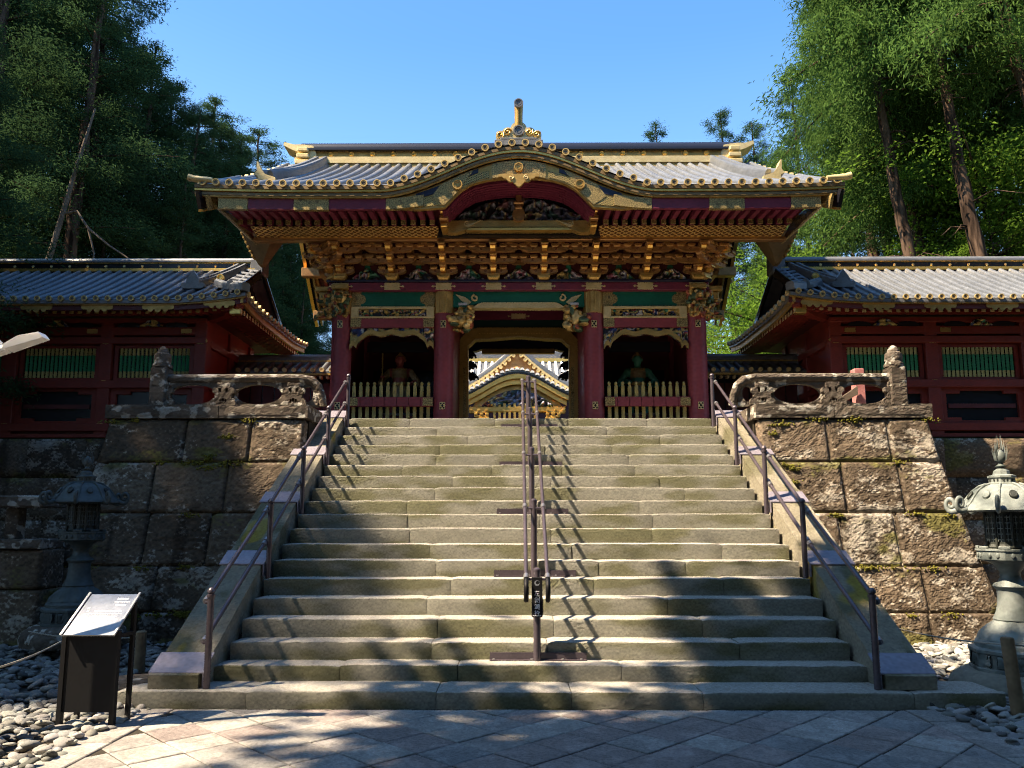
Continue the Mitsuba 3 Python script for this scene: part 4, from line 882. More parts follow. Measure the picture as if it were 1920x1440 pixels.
for j, x in enumerate((-4.15, -3.13, -2.07, -1.03, 0, 1.03, 2.07, 3.13, 4.15)):
    if abs(x) > 4: continue
    m, c = relief(lambda q: 6.60 + 0 * q, lambda q, x=x: 6.63 + 0.23 * np.clip(1 - (np.abs(q - GX - x) / 0.32) ** 1.6, 0, 1), GX + x - 0.31, GX + x + 0.31, 15.33, 0.10, 'flower', 11 + j, nx=34, nz=14, freq=13)
    put(gate, 'flower_carving', m, 'carving', smooth=True, color=c)
    put(gate, 'flower_board', pris(Polygon([(GX + x - 0.07, 6.84), (GX + x + 0.07, 6.84), (GX + x + 0.12, 6.74), (GX + x - 0.12, 6.74)]).union(Polygon([(GX + x - 0.04, 6.94), (GX + x + 0.04, 6.94), (GX + x + 0.07, 6.84), (GX + x - 0.07, 6.84)])), 15.325, 15.35), 'green_lacquer')

# head beams, pillars
put(gate, 'plate_beam', bx(GX - 3.95, GX + 3.95, 15.22, 15.75, 6.55, 6.60, 0.006), 'navy')
hb = put(gate, 'head_beam', bx(GX - 3.9, GX + 3.9, 15.27, 15.70, 6.385, 6.548, 0.006), 'purple_red')
def beam_plate(x, y, z, w, h, par):
    ms = [bx(x - w / 2, x + w / 2, y - 0.008, y, z + dz - 0.012, z + dz + 0.012) for dz in (-h * 0.38, 0, h * 0.38)]
    ms.append(bx(x - w * 0.47, x + w * 0.47, y - 0.004, y, z - h / 2, z + h / 2))
    for s in (-1, 1): ms += [bx(x + s * w * 0.62 - w * 0.13, x + s * w * 0.62 + w * 0.13, y - 0.007, y, z - 0.009, z + 0.009), mv(pris(Polygon([(-.028, 0), (0, .028), (.028, 0), (0, -.028)]), -0.004, 0.004), (x + s * w * 0.66, y - 0.004, z))]
    put(par, 'gilt_plate', cat(*ms), 'pale_gold')
for x in (-3.66, -2.6, -1.54, -0.515, 0.515, 1.54, 2.6, 3.66): beam_plate(GX + x, 15.268, 6.466, 0.33, 0.15, hb)
for row, y in (('front', YF), ('mid', YM), ('rear', YR)):
    for x in PX:
        p = put(gate, 'pillar', lathe([(0.205, H0 - 0.02), (0.205, 6.40), (0.19, 6.5), (0.0, 6.5)], 28, (GX + x, y, 0)) if True else None, 'maroon', smooth=40)
        put(p, 'base_ring', lathe([(0.30, H0), (0.30, H0 + 0.06), (0.25, H0 + 0.14), (0.22, H0 + 0.16)], 20, (GX + x, y, 0)), 'rail_stone', smooth=40)
        if row == 'front':
            n = 28
            put(p, 'gilt_sleeve', lathe([(0.208, 5.92), (0.214, 5.93), (0.214, 6.37), (0.208, 6.384)], 56, (GX + x, y, 0), rad=lambda a: 1 + 0.022 * np.sign(np.sin(a * 28))), 'old_gold')
            for zz in (5.68, 3.99):
                pl = [bx(-0.055, 0.055, -0.012, 0, zz - 0.075, zz + 0.075, 0.003)]
                q = put(p, 'crest_plate', mv(cat(*pl), (GX + x, y - 0.198, 0)), 'pale_gold')
                put(q, 'quatrefoil', mv(pris(shapely.union_all([Point(a, b).buffer(0.017) for a, b in ((-0.03, 0.045), (0.03, 0.045), (-0.03, -0.045), (0.03, -0.045))] + [Polygon([(0, .04), (.025, 0), (0, -.04), (-.025, 0)])]), -0.003, 0.003), (GX + x, y - 0.214, zz)), 'black_lacquer')
# carved beam-end heads
for s in (-1, 1):
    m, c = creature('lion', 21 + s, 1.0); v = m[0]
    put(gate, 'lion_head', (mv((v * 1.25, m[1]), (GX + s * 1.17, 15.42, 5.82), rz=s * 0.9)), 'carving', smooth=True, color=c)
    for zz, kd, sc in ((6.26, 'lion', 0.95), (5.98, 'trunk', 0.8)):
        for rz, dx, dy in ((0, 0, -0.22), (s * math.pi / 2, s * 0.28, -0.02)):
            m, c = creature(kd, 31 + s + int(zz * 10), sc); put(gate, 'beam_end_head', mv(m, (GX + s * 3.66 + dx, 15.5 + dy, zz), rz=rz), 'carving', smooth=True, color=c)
    put(gate, 'beam_end_block', cat(cx(GX + s * 3.66, 15.26, 6.44, 0.34, 0.2, 0.10, 0.01), cx(GX + s * 4.02, 15.5, 6.44, 0.35, 0.34, 0.10, 0.01), cx(GX + s * 4.0, 15.5, 6.3, 0.25, 0.25, 0.16, 0.01)), 'old_gold')

# side bays: green panel, pierced frieze, red tie beam, cusped carved arch, picket fence, dim niche
def bay(side):
    x0, x1 = (PX[0] + 0.2, PX[1] - 0.2) if side < 0 else (PX[2] + 0.2, PX[3] - 0.2); x0 += GX; x1 += GX; xm = (x0 + x1) / 2
    g = put(gate, 'green_panel', bx(x0, x1, 15.40, 15.48, 6.075, 6.384), 'green_lacquer')
    for a, b in ((x0, x0 + 0.20), (x1 - 0.20, x1)):
        put(g, 'gilt_plate', mv(pris(sbox(a - xm, -0.15, b - xm, 0.15).union(Point((b if a == x0 else a) - xm, 0).buffer(0.10)), -0.006, 0.0), (xm, 15.399, 6.23)), 'chased_gold')
    fz = put(gate, 'pierced_frieze', cat(bx(x0 + .1, x1 - .1, 15.36, 15.46, 6.02, 6.072, 0.008), bx(x0 + .1, x1 - .1, 15.36, 15.46, 5.825, 5.865, 0.008), bx(x0, x0 + 0.16, 15.355, 15.46, 5.82, 6.07, 0.01), bx(x1 - 0.16, x1, 15.355, 15.46, 5.82, 6.07, 0.01)), 'pale_gold')
    m, c = relief(lambda q: 5.865 + 0 * q, lambda q: 6.02 + 0 * q, x0 + 0.16, x1 - 0.16, 15.44, 0.085, 'multi', 5 + side, nx=120, nz=15, freq=17)
    put(fz, 'carving', m, 'carving', smooth=True, color=c)
    tbm = put(gate, 'tie_beam', bx(x0, x1, 15.37, 15.6, 5.62, 5.822, 0.006), 'maroon')
    for a, b in ((x0, x0 + 0.22), (x1 - 0.22, x1)): put(tbm, 'gilt_plate', bx(a, b, 15.36, 15.372, 5.63, 5.815), 'chased_gold')
    def ab(q):
        u = np.abs(q - xm) / ((x1 - x0) / 2); return np.where(u > 0.83, 5.15 + 0.1 * np.sin((u - 0.83) * 18), 5.45 - 0.14 * np.clip((u - 0.45) / 0.38, 0, 1) ** 2 + 0.025 * np.cos(u * 12))
    m, c = relief(ab, lambda q: 5.62 + 0 * q, x0, x1, 15.42, 0.08, 'multi', 9 + side, nx=130, nz=15, freq=14)
    put(gate, 'cusped_arch_carving', m, 'carving', smooth=True, color=c)
    ax = np.linspace(x0, x1, 41); bd = np.vstack([np.stack([ax, ab(ax)], 1), np.stack([ax, ab(ax) + 0.10], 1)[::-1]])
    put(gate, 'arch_border', pris(Polygon(bd).buffer(0), 15.325, 15.36), 'old_gold')
    put(gate, 'arch_backing', pris(Polygon(np.vstack([np.stack([ax, ab(ax) + 0.01], 1), [(x1, 5.62), (x0, 5.62)]])).buffer(0), 15.43, 15.47), 'dark_red')
    put(gate, 'inner_frieze', bx(x0 + .2, x1 - .2, 16.2, 16.24, 5.30, 5.52), 'carving_dark' if False else 'black_lacquer')
    fe = uniq(gate + '__picket_fence')
    pk = shared(cat(bx(-0.036, 0.036, -0.025, 0.025, 3.40, 4.40, 0.006), hull([(-0.036, -0.025, 4.40), (0.036, -0.025, 4.40), (0.036, 0.025, 4.40), (-0.036, 0.025, 4.40), (-0.02, -0.02, 4.43), (0.02, -0.02, 4.43), (0.02, 0.02, 4.43), (-0.02, 0.02, 4.43)]), lathe([(0.02, 4.43), (0.033, 4.45), (0.033, 4.475), (0.018, 4.50), (0, 4.505)], 8)), 'picket_gold')
    n = 12
    for i in range(n): put(fe, 'picket', pk, None, to=TT(x0 + 0.10 + (x1 - x0 - 0.2) * i / (n - 1), 15.44, 0))
    edges = np.linspace(x0, x1, 8)
    for a, b in zip(edges[:-1], edges[1:]): put(fe, 'rail_board', bx(a + 0.004, b - 0.004, 15.33, 15.40, 3.98, 4.175, 0.004), 'maroon')
    for a, b in ((x0 - 0.0, x0 + 0.2), (x1 - 0.2, x1)): put(fe, 'gilt_plate', bx(a, b, 15.318, 15.33, 3.99, 4.16), 'chased_gold')
    put(fe, 'sill', bx(x0, x1, 15.33, 15.55, H0, 3.47, 0.006), 'maroon')
    put(gate, 'niche', cat(bx(x0 - 0.05, x1 + 0.05, 17.5, 17.56, H0, 6.4), bx(x0 - 0.2, x0 - 0.12, 15.5, 17.6, H0, 6.4), bx(x1 + 0.12, x1 + 0.2, 15.5, 17.6, H0, 6.4), bx(x0 - 0.2, x1 + 0.2, 15.6, 17.6, 6.33, 6.40), bx(x0 - .2, x1 + .2, 15.6, 17.6, H0, H0 + 0.35)), 'dark_red')
    put(gate, 'niche_panel', bx(x0 + 0.1, x1 - 0.1, 17.46, 17.499, H0 + 0.3, 5.15), 'black_lacquer')
bay(-1); bay(1)
# middle bay
x0, x1 = GX - 1.35, GX + 1.35
cp = put(gate, 'rainbow_lintel', pris(Polygon([(x0, 6.06), (x0 + 0.3, 6.06), (x0 + 0.5, 6.14), (x1 - 0.5, 6.14), (x1 - 0.3, 6.06), (x1, 6.06), (x1, 6.384), (x0, 6.384)]), 15.38, 15.56), 'green_lacquer')
put(cp, 'gilt_edge', pris(Polygon([(x0 + 0.28, 6.05), (x0 + 0.42, 6.06), (x0 + 0.52, 6.125), (x0 + 0.60, 6.15), (x1 - 0.60, 6.15), (x1 - 0.52, 6.125), (x1 - 0.42, 6.06), (x1 - 0.28, 6.05), (x1 - 0.42, 6.03), (x0 + 0.42, 6.03)]), 15.355, 15.555), 'pale_gold')
for s in (-1, 1):
    put(cp, 'scroll', tube(spiral((GX + s * 0.90, 15.365, 6.245), 0.075, 1.0, -s, math.pi / 2 * 1.1, 12, 0.4), 0.022, 8), 'pale_gold', smooth=True)
    put(cp, 'leaf', mv(pris(Polygon([(0, 0), (0.12, 0.10), (0.32, 0.16), (0.20, 0.03), (0.05, -0.06)]), -0.012, 0.012), (GX + s * 0.98, 15.36, 6.16), mir=s < 0), 'pale_gold')
    nk = put(gate, 'tally_plate', bx(GX + s * 1.14 - 0.09, GX + s * 1.14 + 0.09, 15.22, 15.24, 6.055, 6.105, 0.004), 'grey_paint')
    put(gate, 'passage_wall', bx(*sorted((GX + s * 1.36, GX + s * 1.44)), 15.7, 17.5, H0, 6.5), 'maroon')
    jm = put(gate, 'jamb', bx(*sorted((GX + s * 1.16, GX + s * 1.36)), 17.38, 17.62, H0, 5.60), 'old_gold')
    put(jm, 'chased_strip', bx(*sorted((GX + s * 1.20, GX + s * 1.27)), 17.368, 17.379, H0 + 0.1, 5.45), 'chased_gold')
ib = put(gate, 'inner_beam', bx(GX - 1.4, GX + 1.4, 17.40, 17.62, 6.34, 6.66, 0.005), 'purple_red')
put(gate, 'inner_panel', bx(GX - 1.4, GX + 1.4, 17.44, 17.6, 6.16, 6.338), 'dark_green'); beam_plate(GX, 17.398, 6.42, 0.34, 0.12, ib)
put(gate, 'ceiling', bx(GX - 1.5, GX + 1.5, 15.6, 19.6, 6.70, 6.75), 'navy')
arch = Polygon([(GX - 1.36, 5.2), (GX - 1.36, 5.85), (GX - 1.2, 6.05), (GX - 0.95, 6.14), (GX + 0.95, 6.14), (GX + 1.2, 6.05), (GX + 1.36, 5.85), (GX + 1.36, 5.2)])
hole = Polygon([(GX - 1.16, 5.0), (GX - 1.16, 5.70), (GX - 1.08, 5.76), (GX - 1.0, 5.85), (GX - 0.6, 5.87), (GX, 5.92), (GX + 0.6, 5.87), (GX + 1.0, 5.85), (GX + 1.08, 5.76), (GX + 1.16, 5.70), (GX + 1.16, 5.0)])
ad = put(gate, 'door_arch', pris(arch.difference(hole), 17.36, 17.60), 'old_gold')
put(ad, 'gilt_edge', pris(hole.buffer(0.022).difference(hole).intersection(sbox(-3, 5.45, 3, 7)), 17.345, 17.362), 'pale_gold')
put(ad, 'stud_row', cat(*[ball((GX + x, 17.355, 6.0), 0.012, 0) for x in np.linspace(-0.9, 0.9, 31)]), 'gold')
put(gate, 'rear_lintel', pris(Polygon([(GX - 1.35, 6.10), (GX - 1.1, 6.10), (GX - 0.9, 6.17), (GX + 0.9, 6.17), (GX + 1.1, 6.10), (GX + 1.35, 6.10), (GX + 1.35, 6.6), (GX - 1.35, 6.6)]), 19.6, 19.8), 'navy')
put(gate, 'rear_lintel_edge', bx(GX - 0.95, GX + 0.95, 19.58, 19.75, 6.04, 6.16, 0.01), 'old_gold')
for s in (-1, 1):
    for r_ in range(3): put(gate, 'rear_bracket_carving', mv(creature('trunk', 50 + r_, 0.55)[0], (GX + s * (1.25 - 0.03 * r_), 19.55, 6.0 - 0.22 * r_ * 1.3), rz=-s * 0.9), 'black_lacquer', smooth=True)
    put(gate, 'side_wall', cat(bx(*sorted((GX + s * 3.62, GX + s * 3.7)), 15.6, 19.6, H0, 6.4)), 'maroon')
put(gate, 'rear_wall', cat(bx(GX - 3.6, GX - 1.6, 19.66, 19.74, H0, 6.4), bx(GX + 1.6, GX + 3.6, 19.66, 19.74, H0, 6.4)), 'dark_red')

# ---------------------------------------------------------------- red corridors on both sides
def corridor(side):
    t = node('red_corridor')
    tag(t, 'shaded red corridor building with a dark tiled roof left of the gate' if side < 0 else 'red corridor building with a sunlit pale tiled roof right of the gate', 'corridor')
    F = lambda m: mv(m, mir=True) if side < 0 else m
    r = Roof(5.42, 32.0, 14.80, 19.4, 6.06, 1.38, 0.12, 0.95, 0.5, 0.10, 1.5, 0.235, 0.055)
    rf = put(t, 'roof', F(cat(r.surface(), r.under())), 'roof_dark', smooth=30)
    xmax = 17.5
    n = 0
    for x, pts in r.rows():
        if x > xmax: break
        put(rf, 'tile_row', F(half_round(pts, 0.055)), 'roof_copper', smooth=50)
        v = cv * 0.85 + [0, 0, 0]
        put(rf, 'end_cap', F(mv((v, cf), (x, r.y0 - 0.03, pts[0, 2] + 0.005))), 'carving', color=cc)
    stuff(put(rf, 'rear_tiles', F(cat(*[half_round(p, 0.055, 5) for x, p in r.rows(1) if x < xmax])), 'roof_copper', smooth=50))
    for y, pts in r.side_rows(-1):
        put(rf, 'side_tile', F(half_round(pts, 0.055)), 'roof_copper', smooth=50)
        m = (np.stack([cv[:, 1] * 0.85, -cv[:, 0] * 0.85, cv[:, 2] * 0.85], 1), cf)
        put(rf, 'end_cap', F(mv(m, (r.x0 - 0.03, y, pts[0, 2] + 0.005))), 'pale_gold')
    xk = 6.35; e = np.linspace(0.72, r.D - 0.08, 12); path = r.front(np.full(12, xk), e) + [0, 0, 0.03]; path[:, 0] += -0.05 + 0.45 * np.clip(1 - (e - 0.72) / 1.5, 0, 1) ** 1.3
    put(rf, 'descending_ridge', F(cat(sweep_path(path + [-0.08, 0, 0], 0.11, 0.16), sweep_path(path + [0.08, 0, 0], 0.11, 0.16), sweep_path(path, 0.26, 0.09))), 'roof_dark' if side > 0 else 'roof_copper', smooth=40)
    for e0 in np.arange(1.0, 2.2, 0.22):
        a = r.front(np.array([xk - 0.12]), np.array([e0]))[0]; b = r.front(np.array([r.x0 + 0.45]), np.array([e0]))[0]
        put(rf, 'verge_tile', F(half_round(np.linspace(a + [0, 0, .05], b, 4), 0.055)), 'roof_copper', smooth=50)
    hip = np.array([(r.x0 + q, 14.8 + q, float(r.z(np.array(r.x0 + q), np.array(14.8 + q), np.array(q)))) for q in np.linspace(0, 0.95, 6)]) + [0, 0, .03]
    put(rf, 'hip_ridge', F(sweep_path(hip, 0.18, 0.16)), 'roof_copper', smooth=40)
    oni = shapely.union_all([Polygon([(-0.2, 0), (0.2, 0), (0.26, 0.07), (0.17, 0.13), (0.15, 0.24), (0.04, 0.40), (0, 0.46), (-0.04, 0.40), (-0.15, 0.24), (-0.17, 0.13), (-0.26, 0.07)]), Point(-0.22, 0.08).buffer(0.07), Point(0.22, 0.08).buffer(0.07)])
    for (x, y, z, s) in ((path[0, 0], path[0, 1] - 0.06, path[0, 2] - 0.02, 0.85), (hip[0, 0] + 0.45, hip[0, 1] + 0.4, hip[2, 2] + 0.02, 0.5)):
        put(rf, 'ridge_end_tile', F(mv(pris(affinity.scale(oni, s, s, origin=(0, 0)), -0.06, 0.06), (x, y, z))), 'roof_dark')
    put(rf, 'crest_disc', F(mv((cv * 1.1, cf), (path[3, 0] - 0.25, path[3, 1] - 0.1, path[3, 2] + 0.12))), 'gold')
    put(rf, 'ridge', F(cat(bx(5.95, 32, 16.92, 17.28, 7.25, 7.40), bx(5.95, 32, 16.95, 17.25, 7.40, 7.58))), 'black_lacquer')
    put(rf, 'ridge_band', F(bx(6.0, 32, 16.90, 16.945, 7.36, 7.43)), 'gold')
    put(rf, 'ridge_line', F(bx(6.0, 32, 16.93, 16.952, 7.555, 7.58)), 'gold')
    for x in np.arange(6.5, xmax, 0.42): put(rf, 'ridge_emblem', F(mv((em[0] * 0.5, em[1]), (x, 16.948, 7.49))), 'pale_gold')
    put(rf, 'ridge_cap', F(cat(tube([(5.86, 17.1, 7.60), (32, 17.1, 7.60)], 0.13, 12), bx(5.9, 32, 16.9, 17.3, 7.575, 7.615))), 'roof_dark', smooth=40)
    put(rf, 'ridge_end', F(cat(bx(5.80, 6.12, 16.90, 17.30, 7.30, 7.66, 0.03), tube([(5.8, 17.1, 7.66), (5.95, 17.1, 7.66)], 0.16, 12))), 'roof_dark', smooth=40)
    put(t, 'gable_wall', F(mv(pris(Polygon([(-1.75, 0), (1.75, 0), (0, 1.0)]), -0.03, 0.03), (6.25, 17.1, 6.45), rz=math.pi / 2)), 'black_lacquer')
    for dy in (-1, 1):
        bb = np.array([(5.88, r.yc + dy * (r.D - q), float(r.prof(q)) - 0.13) for q in np.linspace(0.7, r.D, 9)])
        put(t, 'verge_board', F(sweep_path(bb, 0.05, 0.18)), 'black_lacquer')
    # eave edge, fascia plates, rafters
    xs = np.linspace(r.x0, 32, 60); L = lambda x: r.corner(x, r.y0)
    put(t, 'eave_edge', F(sweep_x([(14.80, 5.985), (15.2, 5.985), (15.2, 6.05), (14.80, 6.05)], xs, L)), 'roof_dark')
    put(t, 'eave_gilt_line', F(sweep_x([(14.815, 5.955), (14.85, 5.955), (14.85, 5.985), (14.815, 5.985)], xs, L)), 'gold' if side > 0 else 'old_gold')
    put(t, 'fascia_board', F(sweep_x([(14.86, 5.86), (14.92, 5.86), (14.92, 5.985), (14.86, 5.985)], xs, L)), 'dark_red')
    for i, x in enumerate(np.arange(5.95, xmax, 1.22)):
        pg = shapely.union_all([sbox(-0.28, -0.03, 0.28, 0.075), Point(0, -0.03).buffer(0.06), Point(-0.15, -0.03).buffer(0.05), Point(0.15, -0.03).buffer(0.05), Point(-.27, 0.02).buffer(.05), Point(.27, 0.02).buffer(.05)])
        put(t, 'fascia_plate', F(mv(pris(pg, -0.006, 0.006), (x, 14.85, 5.90 + float(L(np.array(x)))))), 'old_gold')
    # flank eave
    ys = np.linspace(14.85, 19.3, 24)
    def turn(m): v, f = m; return F((np.stack([v[:, 1], v[:, 0], v[:, 2]], 1), f[:, ::-1]))
    put(t, 'flank_eave', turn(sweep_x([(5.43, 5.97), (5.75, 5.97), (5.75, 6.05), (5.43, 6.05)], ys, lambda y: r.corner(np.full_like(y, r.x0), y))), 'roof_dark')
    put(t, 'flank_fascia', turn(sweep_x([(5.47, 5.86), (5.53, 5.86), (5.53, 5.97), (5.47, 5.97)], ys, lambda y: r.corner(np.full_like(y, r.x0), y))), 'old_gold')
    for y in np.arange(15.0, 19.2, 0.17): put(t, 'flank_rafter', F(hull([(5.56, y - .035, 5.83), (5.56, y + .035, 5.83), (5.56, y - .035, 5.91), (5.56, y + .035, 5.91), (6.6, y - .035, 6.0), (6.6, y + .035, 6.0), (6.6, y - .035, 6.08), (6.6, y + .035, 6.08)])), 'vermilion'); put(t, 'rafter_cap', F(bx(5.548, 5.559, y - .037, y + .037, 5.825, 5.915)), 'pale_gold')
    for x in np.arange(5.75, xmax, 0.17):
        dz = float(L(np.array(x))) * 0.8
        put(t, 'rafter', F(hull([(x - .037, 15.0, 5.83 + dz), (x + .037, 15.0, 5.83 + dz), (x - .037, 15.0, 5.91 + dz), (x + .037, 15.0, 5.91 + dz), (x - .037, 15.9, 6.0), (x + .037, 15.9, 6.0), (x - .037, 15.9, 6.08), (x + .037, 15.9, 6.08)])), 'vermilion')
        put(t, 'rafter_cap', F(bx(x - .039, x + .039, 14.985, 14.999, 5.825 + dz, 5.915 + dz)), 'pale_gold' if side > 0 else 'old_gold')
    put(t, 'hip_rafter', F(cat(sweep_path([(6.7, 16.0, 5.86), (6.0, 15.35, 5.84), (5.55, 14.92, 5.92)], 0.16, 0.16))), 'vermilion')
    put(t, 'hip_rafter_plate', F(bx(5.56, 5.78, 14.95, 15.1, 5.80, 6.02, 0.01)), 'gold')
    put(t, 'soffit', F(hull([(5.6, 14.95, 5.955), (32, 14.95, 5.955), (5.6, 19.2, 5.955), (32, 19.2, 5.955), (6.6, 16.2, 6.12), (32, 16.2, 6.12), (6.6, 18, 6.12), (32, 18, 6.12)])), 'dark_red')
    # frame
    Y0 = 15.78; cols = [6.62 + 1.98 * i for i in range(6)]
    for x in cols:
        c = put(t, 'column', F(bx(x - 0.13, x + 0.13, Y0 - 0.13, Y0 + 0.13, H0, 5.9, 0.015)), 'vermilion')
        for z in (5.42, 4.52, 3.62): put(c, 'gilt_boss', F(lathe([(0, -0.006), (0.10, -0.006), (0.11, 0), (0.10, 0.006), (0, 0.006)], 16)) if False else F(mv(pris(affinity.scale(Point(0, 0).buffer(0.11, 8), 1.35, 0.6), -0.01, 0.01), (x, Y0 - 0.135, z))), 'old_gold')
    bm = [('plate_beam', 5.80, 5.90, 0.17), ('head_beam', 5.55, 5.72, 0.12), ('upper_rail', 5.36, 5.50, 0.15), ('lower_rail', 4.42, 4.58, 0.15), ('base_rail', 3.52, 3.68, 0.15), ('sill', H0, 3.46, 0.18)]
    for nm, z0, z1, d in bm: put(t, nm, F(bx(6.5, 32, Y0 - d, Y0 + d, z0, z1, 0.008)), 'vermilion')
    put(t, 'wall', F(bx(6.55, 32, Y0 + 0.02, Y0 + 0.06, H0, 5.9)), 'dark_red'); put(t, 'end_wall', F(bx(6.55, 6.62, Y0, 18.4, H0, 6.0)), 'vermilion')
    for z in (4.5, 5.4): put(t, 'end_beam', F(bx(6.48, 6.66, Y0 + 0.1, 18.4, z - 0.07, z + 0.07)), 'vermilion')
    for y in (17.1, 18.4): put(t, 'column', F(bx(6.49, 6.75, y - .13, y + .13, H0, 5.9, .015)), 'vermilion')
    for a, b in zip(cols[:-1], cols[1:]):
        m = (a + b) / 2
        w = uniq(t + '__lattice_window')
        put(w, 'backing', F(bx(a + 0.2, b - 0.2, Y0 - 0.005, Y0 + 0.015, 4.60, 5.30)), 'black_lacquer')
        put(w, 'frame', F(cat(bx(a + 0.16, b - 0.16, Y0 - 0.05, Y0, 5.28, 5.34), bx(a + 0.16, b - 0.16, Y0 - 0.05, Y0, 4.59, 4.65), bx(a + 0.16, a + 0.24, Y0 - 0.05, Y0, 4.65, 5.28), bx(b - 0.24, b - 0.16, Y0 - 0.05, Y0, 4.65, 5.28))), 'vermilion')
        for x in np.linspace(a + 0.29, b - 0.29, 17):
            q = [(x - .034, Y0 - 0.02), (x, Y0 - .055), (x + .034, Y0 - 0.02)]
            def bar(z0, z1): return F(hull([(p[0], p[1], z) for p in q for z in (z0, z1)] + [(x, Y0, z0), (x, Y0, z1)]))
            bk = put(w, 'bar', bar(4.79, 5.13), 'lattice_green')
            put(bk, 'gilt_end', bar(5.131, 5.28), 'picket_gold'); put(bk, 'gilt_end', bar(4.65, 4.789), 'picket_gold')
        hole = sbox(a + 0.25, 3.80, b - 0.25, 4.30).union(sbox(m - 0.45, 3.74, m + 0.45, 4.36))
        put(t, 'lower_panel', F(pris(sbox(a + 0.13, 3.68, b - 0.13, 4.42).difference(hole), Y0 - 0.06, Y0 - 0.0)), 'vermilion')
        put(t, 'lower_panel_field', F(bx(a + 0.2, b - 0.2, Y0 + 0.0, Y0 + 0.018, 3.7, 4.4)), 'black_lacquer')
        put(t, 'cloud_rail', F(bx(a + 0.3, b - 0.3, Y0 - 0.04, Y0 - 0.01, 4.00, 4.09)), 'dark_red')
        # frog-leg strut between beams with its two dark openings
        op = shapely.union_all([affinity.scale(Point(m - 0.5, 5.735).buffer(1, 10), 0.24, 0.07), affinity.scale(Point(m + 0.5, 5.735).buffer(1, 10), 0.24, 0.07)])
        put(t, 'frieze_opening', F(pris(op.intersection(sbox(a, 5.70, b, 5.9)), Y0 - 0.175, Y0 - 0.165)), 'black_lacquer')
        mm, c = relief(lambda q: 5.70 + 0 * q, lambda q, m=m: 5.705 + 0.15 * np.clip(1 - (np.abs(q - m) / 0.24) ** 2, 0, 1), m - 0.24, m + 0.24, Y0 - 0.2, 0.08, 'multi', 3.3 + a, nx=26, nz=10, freq=15)
        put(t, 'frog_leg_strut', F(mm), 'carving', smooth=True, color=c)
        put(t, 'gilt_plate', F(bx(a + 0.2, a + 0.42, Y0 - 0.128, Y0 - 0.12, 5.585, 5.68)), 'old_gold')
corridor(-1); corridor(1)

# low roofed walls joining gate and corridors
for side in (-1, 1):
    t = node('wing_wall'); tag(t, 'low roofed black and gilt wall joining the gate to the %s corridor' % ('left' if side < 0 else 'right'), 'wall')
    F = lambda m: mv(m, mir=True) if side < 0 else m
    put(t, 'wall', F(bx(3.9, 6.45, 17.5, 17.7, H0, 5.0)), 'black_lacquer')
    for i in range(9): put(t, 'panel', F(bx(3.95 + .28 * i, 4.20 + .28 * i, 17.47, 17.499, 4.1, 4.85)), 'dark_red')
    rr = put(t, 'roof', F(hull([(3.85, 17.0, 5.0), (6.5, 17.0, 5.0), (3.85, 18.2, 5.0), (6.5, 18.2, 5.0), (3.85, 17.0, 5.05), (6.5, 17.0, 5.05), (3.85, 18.2, 5.05), (6.5, 18.2, 5.05), (3.85, 17.6, 5.36), (6.5, 17.6, 5.36)])), 'roof_copper')
    for x in np.arange(3.98, 6.45, 0.21):
        put(rr, 'tile_row', F(half_round(np.linspace((x, 16.98, 5.06), (x, 17.55, 5.36), 4), 0.05)), 'roof_copper', smooth=50)
        put(rr, 'end_cap', F(mv((cv * 0.75, cf), (x, 16.95, 5.065))), 'pale_gold')
    put(rr, 'ridge', F(cat(bx(3.85, 6.5, 17.45, 17.75, 5.30, 5.44), tube([(3.85, 17.6, 5.47), (6.5, 17.6, 5.47)], 0.09, 10))), 'roof_dark', smooth=40)
    put(rr, 'ridge_line', F(bx(3.85, 6.5, 17.435, 17.449, 5.36, 5.385)), 'old_gold'); put(rr, 'gilt_eave', F(bx(3.85, 6.5, 17.0, 17.04, 4.955, 4.998)), 'old_gold')
    for x in np.arange(4.0, 6.4, 0.15): put(rr, 'rafter_end', F(bx(x - .025, x + .025, 17.06, 17.2, 4.89, 4.95)), 'pale_gold')

# ---------------------------------------------------------------- inner gate and hall beyond the opening
ig = node('inner_gate'); tag(ig, 'small gilded inner gate with curved gable seen through the gate opening', 'shrine gate')
def kz(x): q = np.clip(np.abs(x) / 2.5, 0, 1); return 0.95 * 0.5 * (1 + np.cos(math.pi * q))
xs = np.linspace(-2.7, 2.7, 61)
rf = put(ig, 'roof', sweep_x([(29.6, 6.62), (32.0, 6.66), (32.0, 6.74), (29.6, 6.70)], xs, kz), 'roof_dark', smooth=30)
for x in np.linspace(-2.55, 2.55, 27): put(rf, 'tile_row', half_round(np.linspace((x, 29.55, 6.70 + float(kz(x))), (x, 31.8, 6.76 + float(kz(x))), 3), 0.085), 'white_paint', smooth=50)
put(ig, 'bargeboard', sweep_x([(29.66, 6.36), (29.74, 6.36), (29.74, 6.57), (29.66, 6.57)], xs, kz), 'gold')
put(ig, 'bargeboard_line', sweep_x([(29.63, 6.55), (29.70, 6.55), (29.70, 6.63), (29.63, 6.63)], xs, kz), 'black_lacquer')
put(ig, 'inner_bargeboard', sweep_x([(29.8, 6.15), (29.9, 6.15), (29.9, 6.40), (29.8, 6.40)], xs * 0.72, kz), 'gold')
